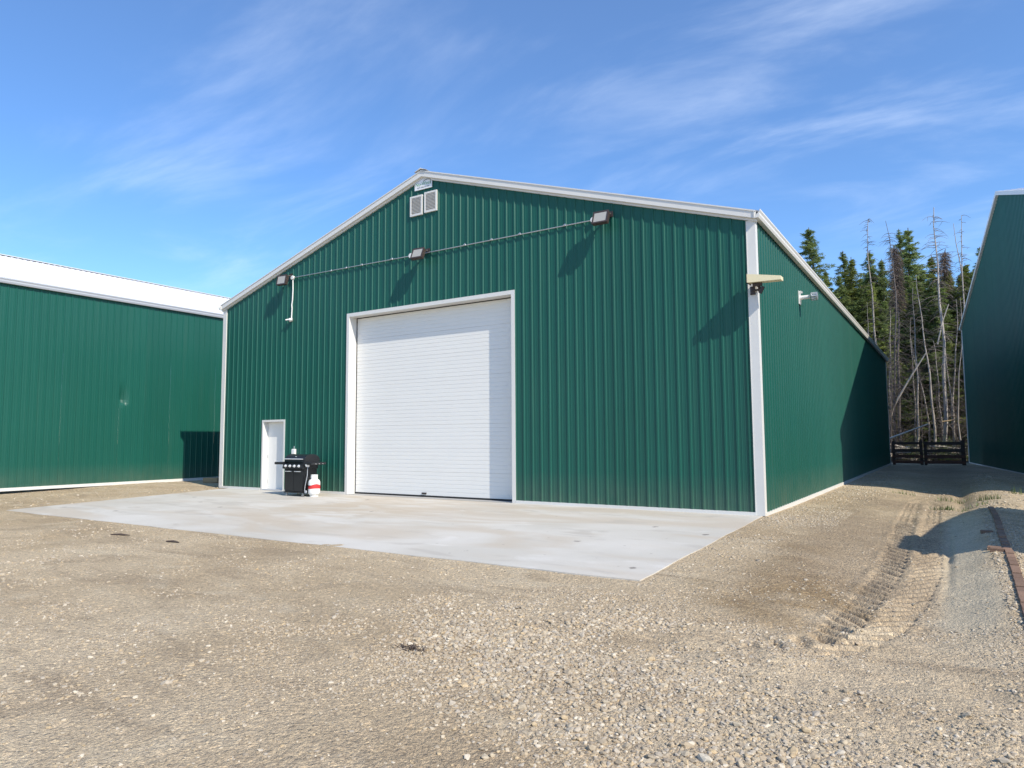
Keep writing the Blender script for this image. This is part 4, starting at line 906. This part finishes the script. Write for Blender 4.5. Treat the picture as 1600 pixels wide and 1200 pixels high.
def trunk_path(H, rs, wob=0.25, n=12):
    z = np.linspace(0, H, n); a, b = rs.uniform(0, 6, 2); x = wob*np.sin(z*0.35+a)*z/H+0.04*np.sin(z*1.7+b); y = wob*np.cos(z*0.3+b)*z/H; x -= x[0]; y -= y[0]
    return np.stack([x, y, z], -1)
def at_h(path, h): return np.array([np.interp(h, path[:, 2], path[:, i]) for i in range(3)])
def spruce(seed, H, R, start, dens, needle, deadlow=True, sparse=0.0):
    rs = np.random.RandomState(seed); t = empty('spruce_tree'); path = trunk_path(H, rs, 0.15)
    nb = NB(); nb.tube(path, 0.13*(1-path[:, 2]/H*0.95)+0.008, 6); nb.build('trunk', M['bark'], t)
    T = []; br = NB(); h = start*H
    while h < H*0.995:
        f = (h-start*H)/(H-start*H); L = R*((1-f)**0.85)*rs.uniform(0.5, 1.3)+0.07
        if f < 0.12: L *= 0.6+3*f
        nbr = rs.randint(4, 7)
        for q in range(nbr):
            a = rs.uniform(0, 2*PI); o = at_h(path, h+rs.uniform(-0.1, 0.1)); l = L*rs.uniform(0.45, 1.35)
            if rs.uniform() < sparse: continue
            dr = np.array([math.cos(a), math.sin(a), 0.0]); sl_ = rs.uniform(-0.25, 0.2)+0.45*f
            m = 4; P = [o+dr*l*u+np.array([0, 0, sl_*l*u-0.22*l*u*u+0.10*l*u**4]) for u in np.linspace(0, 1, m)]
            br.tube(P, [0.018*(1-0.85*u) for u in np.linspace(0, 1, m)], 3)
            cnt = int(dens*l*62)+22; u = np.clip(rs.beta(1.6, 1.1, cnt), 0.05, 1.03)
            base = np.stack([np.interp(u, np.linspace(0, 1, m), [p[i] for p in P]) for i in range(3)], -1)
            side = np.array([-dr[1], dr[0], 0]); wd = 0.40*l*(1-u*0.7)*rs.uniform(-1, 1, cnt)
            c = base+side*wd[:, None]+np.stack([rs.normal(0, 0.03, cnt), rs.normal(0, 0.03, cnt), -np.abs(rs.normal(0.05, 0.08, cnt))], -1)
            sz = rs.uniform(0.035, 0.10, cnt)
            d1 = dr*0.6+side*np.sign(wd)[:, None]*0.6+rs.normal(0, 0.45, (cnt, 3)); d1 /= np.linalg.norm(d1, axis=1)[:, None]
            d2 = np.cross(d1, rs.normal(0, 1, (cnt, 3))); d2 /= np.linalg.norm(d2, axis=1)[:, None]
            tri = np.stack([c-d1*sz[:, None]*0.7+d2*sz[:, None]*0.26, c-d1*sz[:, None]*0.7-d2*sz[:, None]*0.26, c+d1*sz[:, None]*1.2], 1); T.append(tri.reshape(-1, 3))
        h += rs.uniform(0.13, 0.24)
    nb = NB(); nb.tris(np.concatenate(T)); nb.build('crown', M[needle], t)
    if deadlow:
        h = 0.4
        while h < start*H*1.15:
            a = rs.uniform(0, 2*PI); o = at_h(path, h); l = rs.uniform(0.5, 1.7); dr = np.array([math.cos(a), math.sin(a), 0.0])
            P = [o+dr*l*u+np.array([0, 0, 0.1*l*u-0.55*l*u*u]) for u in np.linspace(0, 1, 5)]; br.tube(P, [0.014, 0.012, 0.010, 0.007, 0.004], 3); h += rs.uniform(0.05, 0.13)
    br.build('branch', M['twig'], t); return t
def deadtree(seed, H, r0, tw0, tw1, ntw, Ltw, pale=True, fork=False, brush=0.0, wob=0.25):
    rs = np.random.RandomState(seed); t = empty('dead_tree'); path = trunk_path(H, rs, wob, 14)
    nb = NB(); nb.tube(path, r0*(1-path[:, 2]/H*0.85), 7)
    if fork:
        o = at_h(path, H*0.72); P = [o, o+np.array([0.25, 0, H*0.08]), o+np.array([0.45, 0.1, H*0.17]), o+np.array([0.75, 0.1, H*0.26])]; nb.tube(P, [r0*0.4, r0*0.32, r0*0.22, 0.012], 6)
    nb.build('trunk', M['bark_pale'] if pale else M['bark'], t)
    br = NB()
    for k in range(ntw):
        h = H*rs.uniform(tw0, tw1); a = rs.uniform(0, 2*PI); o = at_h(path, h); l = Ltw*rs.uniform(0.35, 1.1)*(1.15-0.7*h/H); dr = np.array([math.cos(a), math.sin(a), 0.0]); c = rs.uniform(0.3, 0.9); up_ = rs.uniform(0.0, 0.5)
        sd_ = np.array([-dr[1], dr[0], 0])*rs.uniform(-0.3, 0.3)
        f = lambda u: o+dr*l*u+sd_*l*u*u+np.array([0, 0, up_*l*u-c*l*u*u])
        br.tube([f(u) for u in np.linspace(0, 1, 5)], [0.016, 0.013, 0.010, 0.007, 0.003], 3)
        if rs.uniform() < 0.6:
            u0 = rs.uniform(0.3, 0.8); p = f(u0); q = rs.normal(0, 1, 3); q[2] = -abs(q[2])*0.6; q /= np.linalg.norm(q); l2 = l*rs.uniform(0.2, 0.5); br.tube([p, p+q*l2*0.5+np.array([0, 0, -0.03]), p+q*l2+np.array([0, 0, -0.12*l2])], [0.009, 0.007, 0.003], 3)
    if brush:
        T = []; cnt = int(brush); h = H*rs.uniform(tw1*0.72, tw1, cnt); a = rs.uniform(0, 2*PI, cnt); rad = Ltw*0.62*rs.uniform(0.1, 1, cnt)*(1.25-0.9*h/H)
        c = np.stack([np.interp(h, path[:, 2], path[:, 0])+rad*np.cos(a), np.interp(h, path[:, 2], path[:, 1])+rad*np.sin(a), h-rad*0.35], -1)
        d1 = np.stack([np.cos(a), np.sin(a), -0.8*np.ones(cnt)], -1)+rs.normal(0, 0.4, (cnt, 3)); d1 /= np.linalg.norm(d1, axis=1)[:, None]; d2 = np.cross(d1, rs.normal(0, 1, (cnt, 3))); d2 /= np.linalg.norm(d2, axis=1)[:, None]; sz = rs.uniform(0.08, 0.22, cnt)[:, None]
        tri = np.stack([c-d1*sz+d2*sz*0.08, c-d1*sz-d2*sz*0.08, c+d1*sz], 1).reshape(-1, 3); nb2 = NB(); nb2.tris(tri); nb2.build('dead_needles', M['brown_needle'], t)
    br.build('branch', M['twig'], t); return t
SP = [spruce(1, 14, 1.5, 0.30, 1.6, 'needle'), spruce(2, 14, 1.25, 0.26, 1.9, 'needle2'), spruce(3, 14, 1.8, 0.34, 1.6, 'needle'), spruce(4, 14, 1.4, 0.32, 1.2, 'needle', sparse=0.15), spruce(5, 14, 1.7, 0.14, 1.7, 'needle2'), spruce(6, 14, 1.9, 0.10, 1.8, 'needle')]
SPH = 14.0
DT = [deadtree(11, 12, 0.085, 0.10, 1.0, 190, 1.0), deadtree(12, 12, 0.10, 0.05, 0.98, 170, 1.3), deadtree(13, 12, 0.12, 0.05, 0.98, 300, 1.6, pale=False, brush=2600),
      deadtree(14, 12, 0.085, 0.35, 1.0, 90, 1.0, fork=True), deadtree(15, 12, 0.075, 0.02, 0.95, 210, 1.3, pale=False, wob=0.4), deadtree(16, 12, 0.07, 0.3, 0.95, 60, 0.6, wob=0.5)]
used = set()
def put(protos, i, x, y, h, base_h, rz, lab, cat, group, wide=1.0, lean=(0, 0)):
    p = protos[i]
    if id(p) not in used: used.add(id(p)); t = p
    else: t = copy_tree(p)
    s = h/base_h; t.location = (x, y, float(gz(x, y))-0.05); t.scale = (s*wide, s*wide, s); t.rotation_euler = (lean[0], lean[1], rz); tag(t, lab, cat, group); return t
rs = random.Random(5)
GT = [(10.57, 47, 18.9, 2, 'tall open green spruce furthest left above the roof edge of the barn'), (12.15, 50, 17.4, 3, 'green spruce with a thin top second from the left above the barn eave'),
      (13.25, 48, 16.2, 1, 'narrow dense green spruce with pointed top left of the pale bare trunk'), (13.8, 52, 17.5, 0, 'blue-green spruce just left of the tall bare pale trunk'),
      (16.96, 50, 18.4, 0, 'tallest live spruce in the middle of the group with open feathery top'), (16.35, 53, 19.4, 3, 'thin-topped spruce directly behind the tallest live spruce'),
      (15.49, 48, 15.8, 2, 'dark spruce between the two leaning bare trunks'), (18.79, 51, 16.3, 1, 'green spruce close behind the tall dead spruce with drooping limbs'),
      (20.8, 50, 15.0, 4, 'bright green spruce beside the forked bare tree'), (20.39, 47, 13.7, 1, 'short green spruce low between dead spruce and forked bare tree'),
      (21.72, 50, 16.2, 3, 'green spruce partly hidden by the gable of the right barn'), (11.2, 49, 15.6, 4, 'bushy yellow-green spruce low above the barn eave'),
      (17.93, 47, 12.8, 5, 'low bushy spruce in the dip between the tallest spruce and the dead spruce'), (14.6, 46, 13.6, 4, 'mid-height green spruce just right of the tall pale bare trunk')]
GT += [(12.6, 46.5, 14.6, 5, 'broad bright green spruce low between the two leftmost spruces'), (14.2, 49, 15.4, 2, 'blue-green spruce in the skyline left of the tall bare pale trunk'), (15.9, 50, 15.2, 4, 'yellow-green spruce tucked behind the leaning bare trunks'),
       (17.5, 50, 14.6, 5, 'broad spruce filling the dip right of the tallest live spruce'), (18.35, 46.5, 13.2, 2, 'spruce left of the tall dead spruce and lower than it'), (19.2, 49, 14.2, 5, 'broad spruce between the two dead spruces in the skyline'), (21.1, 46.5, 13.6, 2, 'spruce at the gable edge of the right barn below the forked tree'), (9.6, 48, 15.5, 5, 'broad spruce mostly hidden behind the eave of the barn')]
for x, y, h, i, lab in GT: put(SP, i, x, y, h, SPH, rs.uniform(0, 6), lab, 'spruce tree', 'live spruces beyond the lane', wide=rs.uniform(1.3, 1.6))
DD_ = [(14.9, 43, 17.6, 0, 0.012, 'tall slim bare pale trunk standing apart left of the group', 1), (16.2, 40, 16.5, 4, -0.004, 'bare trunk with forked dead top leaning slightly left near the barn corner', 1),
       (16.45, 41, 15.0, 2, 0.0, 'brown dead spruce with matted twigs just right of the barn corner', 1), (18.42, 39, 12.3, 1, -0.03, 'straight dead trunk leaning left behind the middle fence post', 1),
       (18.85, 40, 16.9, 1, 0.03, 'tallest dead spruce with drooping bare limbs above the right fence bay', 1.15), (20.6, 42, 16.7, 3, 0.0, 'bare forked tree next to the gable of the right barn', 1),
       (19.86, 38, 10.3, 5, 0.003, 'short thin dead pole above the right fence post', 1), (19.47, 41, 10.9, 0, -0.02, 'thin dead pole between tallest dead spruce and right fence post', 1),
       (17.15, 42, 9.9, 0, 0.03, 'thin grey pole above the left fence bay', 1), (17.72, 40, 6.5, 4, -0.01, 'short broken dead spruce covered in curled twigs behind the fence', 1),
       (15.09, 40, 11.0, 5, 0.0, 'short pale pole rising just above the barn eave', 1), (19.6, 47, 15.6, 2, 0.0, 'brown dead spruce crown to the right of the tallest dead spruce', 1.1),
       (20.3, 38.5, 9.0, 4, 0.0, 'twiggy dead spruce beside the corner of the right barn', 1.0), (16.0, 38.6, 8.2, 4, 0.01, 'twiggy dead spruce beside the far corner of the green barn', 1.0), (17.35, 39.2, 11.5, 1, 0.04, 'crooked dead trunk left of the middle fence post', 1)]
for x, y, h, i, ln, lab, wd in DD_: put(DT, i, x, y, h, 12.0, rs.uniform(0, 6) if abs(ln) < 0.005 else 0, lab, 'dead tree', 'dead trees beyond the lane', wide=wd*0.85, lean=(0, ln))
# more of the wood: thin dead poles in front, dark spruces behind
for k in range(34):
    x = rs.uniform(13.2, 23.5); y = rs.uniform(38.5, 47); h = rs.uniform(5.5, 11.5)
    put(DT, rs.choice([0, 1, 4, 4, 5, 1]), x, y, h, 12.0, rs.uniform(0, 6), 'thin grey dead pole among the crowded bare trunks behind the fence', 'dead tree', 'crowded thin dead trees', wide=rs.uniform(0.9, 1.5), lean=(rs.uniform(-0.05, 0.05), rs.uniform(-0.06, 0.06)))
for k in range(110):
    y = 46+25*(k/110)**1.5+rs.uniform(-1.0, 1.0); x = rs.uniform(13.5-(y-48)*0.25, 26); h = rs.uniform(11.5, 14.6)*(y+13.5)/61*0.98
    put(SP, rs.choice([0, 2, 4, 5, 5, 5, 5]), x, y, h, SPH, rs.uniform(0, 6), 'dark green spruce deep in the wood behind the front trees', 'spruce tree', 'spruces deep in the wood', wide=rs.uniform(1.25, 1.7))
# leaning and fallen logs
def log(name, pts, r, lab, group=None, m='log'):
    mb = MB(); n = len(pts); mb.tube(pts, [r*(1-0.5*i/(n-1)) for i in range(n)], 7); o = mb.build(name, M[m]); tag(o, lab, 'log', group)
log('leaning_log', [(16.0, 39.0, 2.9), (16.41, 39, 3.93), (17.3, 39, 5.5), (18.2, 39, 6.95)], 0.075, 'pale snapped trunk leaning diagonally to the upper right among the dead trees')
log('leaning_log', [(15.9, 37, 1.35), (17, 37.1, 1.8), (18.15, 37, 2.27)], 0.06, 'pale fallen trunk slanting low above the left fence bay')
log('leaning_log', [(18.9, 38, 2.42), (19.4, 38.1, 2.5), (19.95, 38, 2.62)], 0.05, 'thin reddish log lodged level above the right fence bay', m='tan_wood')
log('leaning_log', [(18.85, 40.2, 7.6), (19.2, 40.1, 9.1), (19.6, 40.0, 10.2)], 0.05, 'pale branch leaning against the tallest dead spruce')
for k in range(46):
    x = rs.uniform(15.6, 20.4); y = rs.uniform(38.3, 40.6); L = rs.uniform(0.6, 2.0); a = rs.gauss(0, 0.45); r = rs.uniform(0.03, 0.10); z = float(gz(x, y))+rs.uniform(0.02, 0.95); dz = rs.uniform(-0.18, 0.18)
    log('fallen_log', [(x-L/2*math.cos(a), y-L/2*math.sin(a), z-dz), (x, y, z+rs.uniform(-0.03, 0.05)), (x+L/2*math.cos(a), y+L/2*math.sin(a), z+dz)], r, 'bleached broken log in the tangle of debris behind the rail fence', 'logs in the debris pile')
# twiggy undergrowth behind the fence (stuff) and low green leaves
nb = NB(); rs2 = np.random.RandomState(9)
for k in range(900):
    o = np.array([rs2.uniform(15.5, 21.5), rs2.uniform(37, 41), rs2.uniform(-0.05, 0.8)]); d = rs2.normal(0, 1, 3); d[2] = abs(d[2])*0.5; d /= np.linalg.norm(d); l = rs2.uniform(0.3, 1.1); nb.tube([o, o+d*l*0.5+np.array([0, 0, 0.04]), o+d*l], [0.012, 0.009, 0.004], 3)
o = nb.build('brushwood', M['twig'], None); tag(o, 'tangle of thin dead branches on the ground behind the fence', 'brushwood', kind='stuff')
T = []
for k in range(5200):
    cx0 = rs2.choice([16.9, 17.5, 18.6, 18.9, 19.2, 20.1]); c = np.array([rs2.normal(cx0, 0.28), rs2.uniform(38.2, 40), abs(rs2.normal(0, 0.6))]); d1 = rs2.normal(0, 1, 3); d1 /= np.linalg.norm(d1); d2 = np.cross(d1, rs2.normal(0, 1, 3)); d2 /= np.linalg.norm(d2); s = rs2.uniform(0.02, 0.05)
    T += [c-d1*s+d2*s*0.5, c-d1*s-d2*s*0.5, c+d1*s]
nb = NB(); nb.tris(np.array(T)); o = nb.build('undergrowth', M['grass'], None); tag(o, 'patches of green leaves growing through the debris behind the fence', 'undergrowth', kind='stuff')
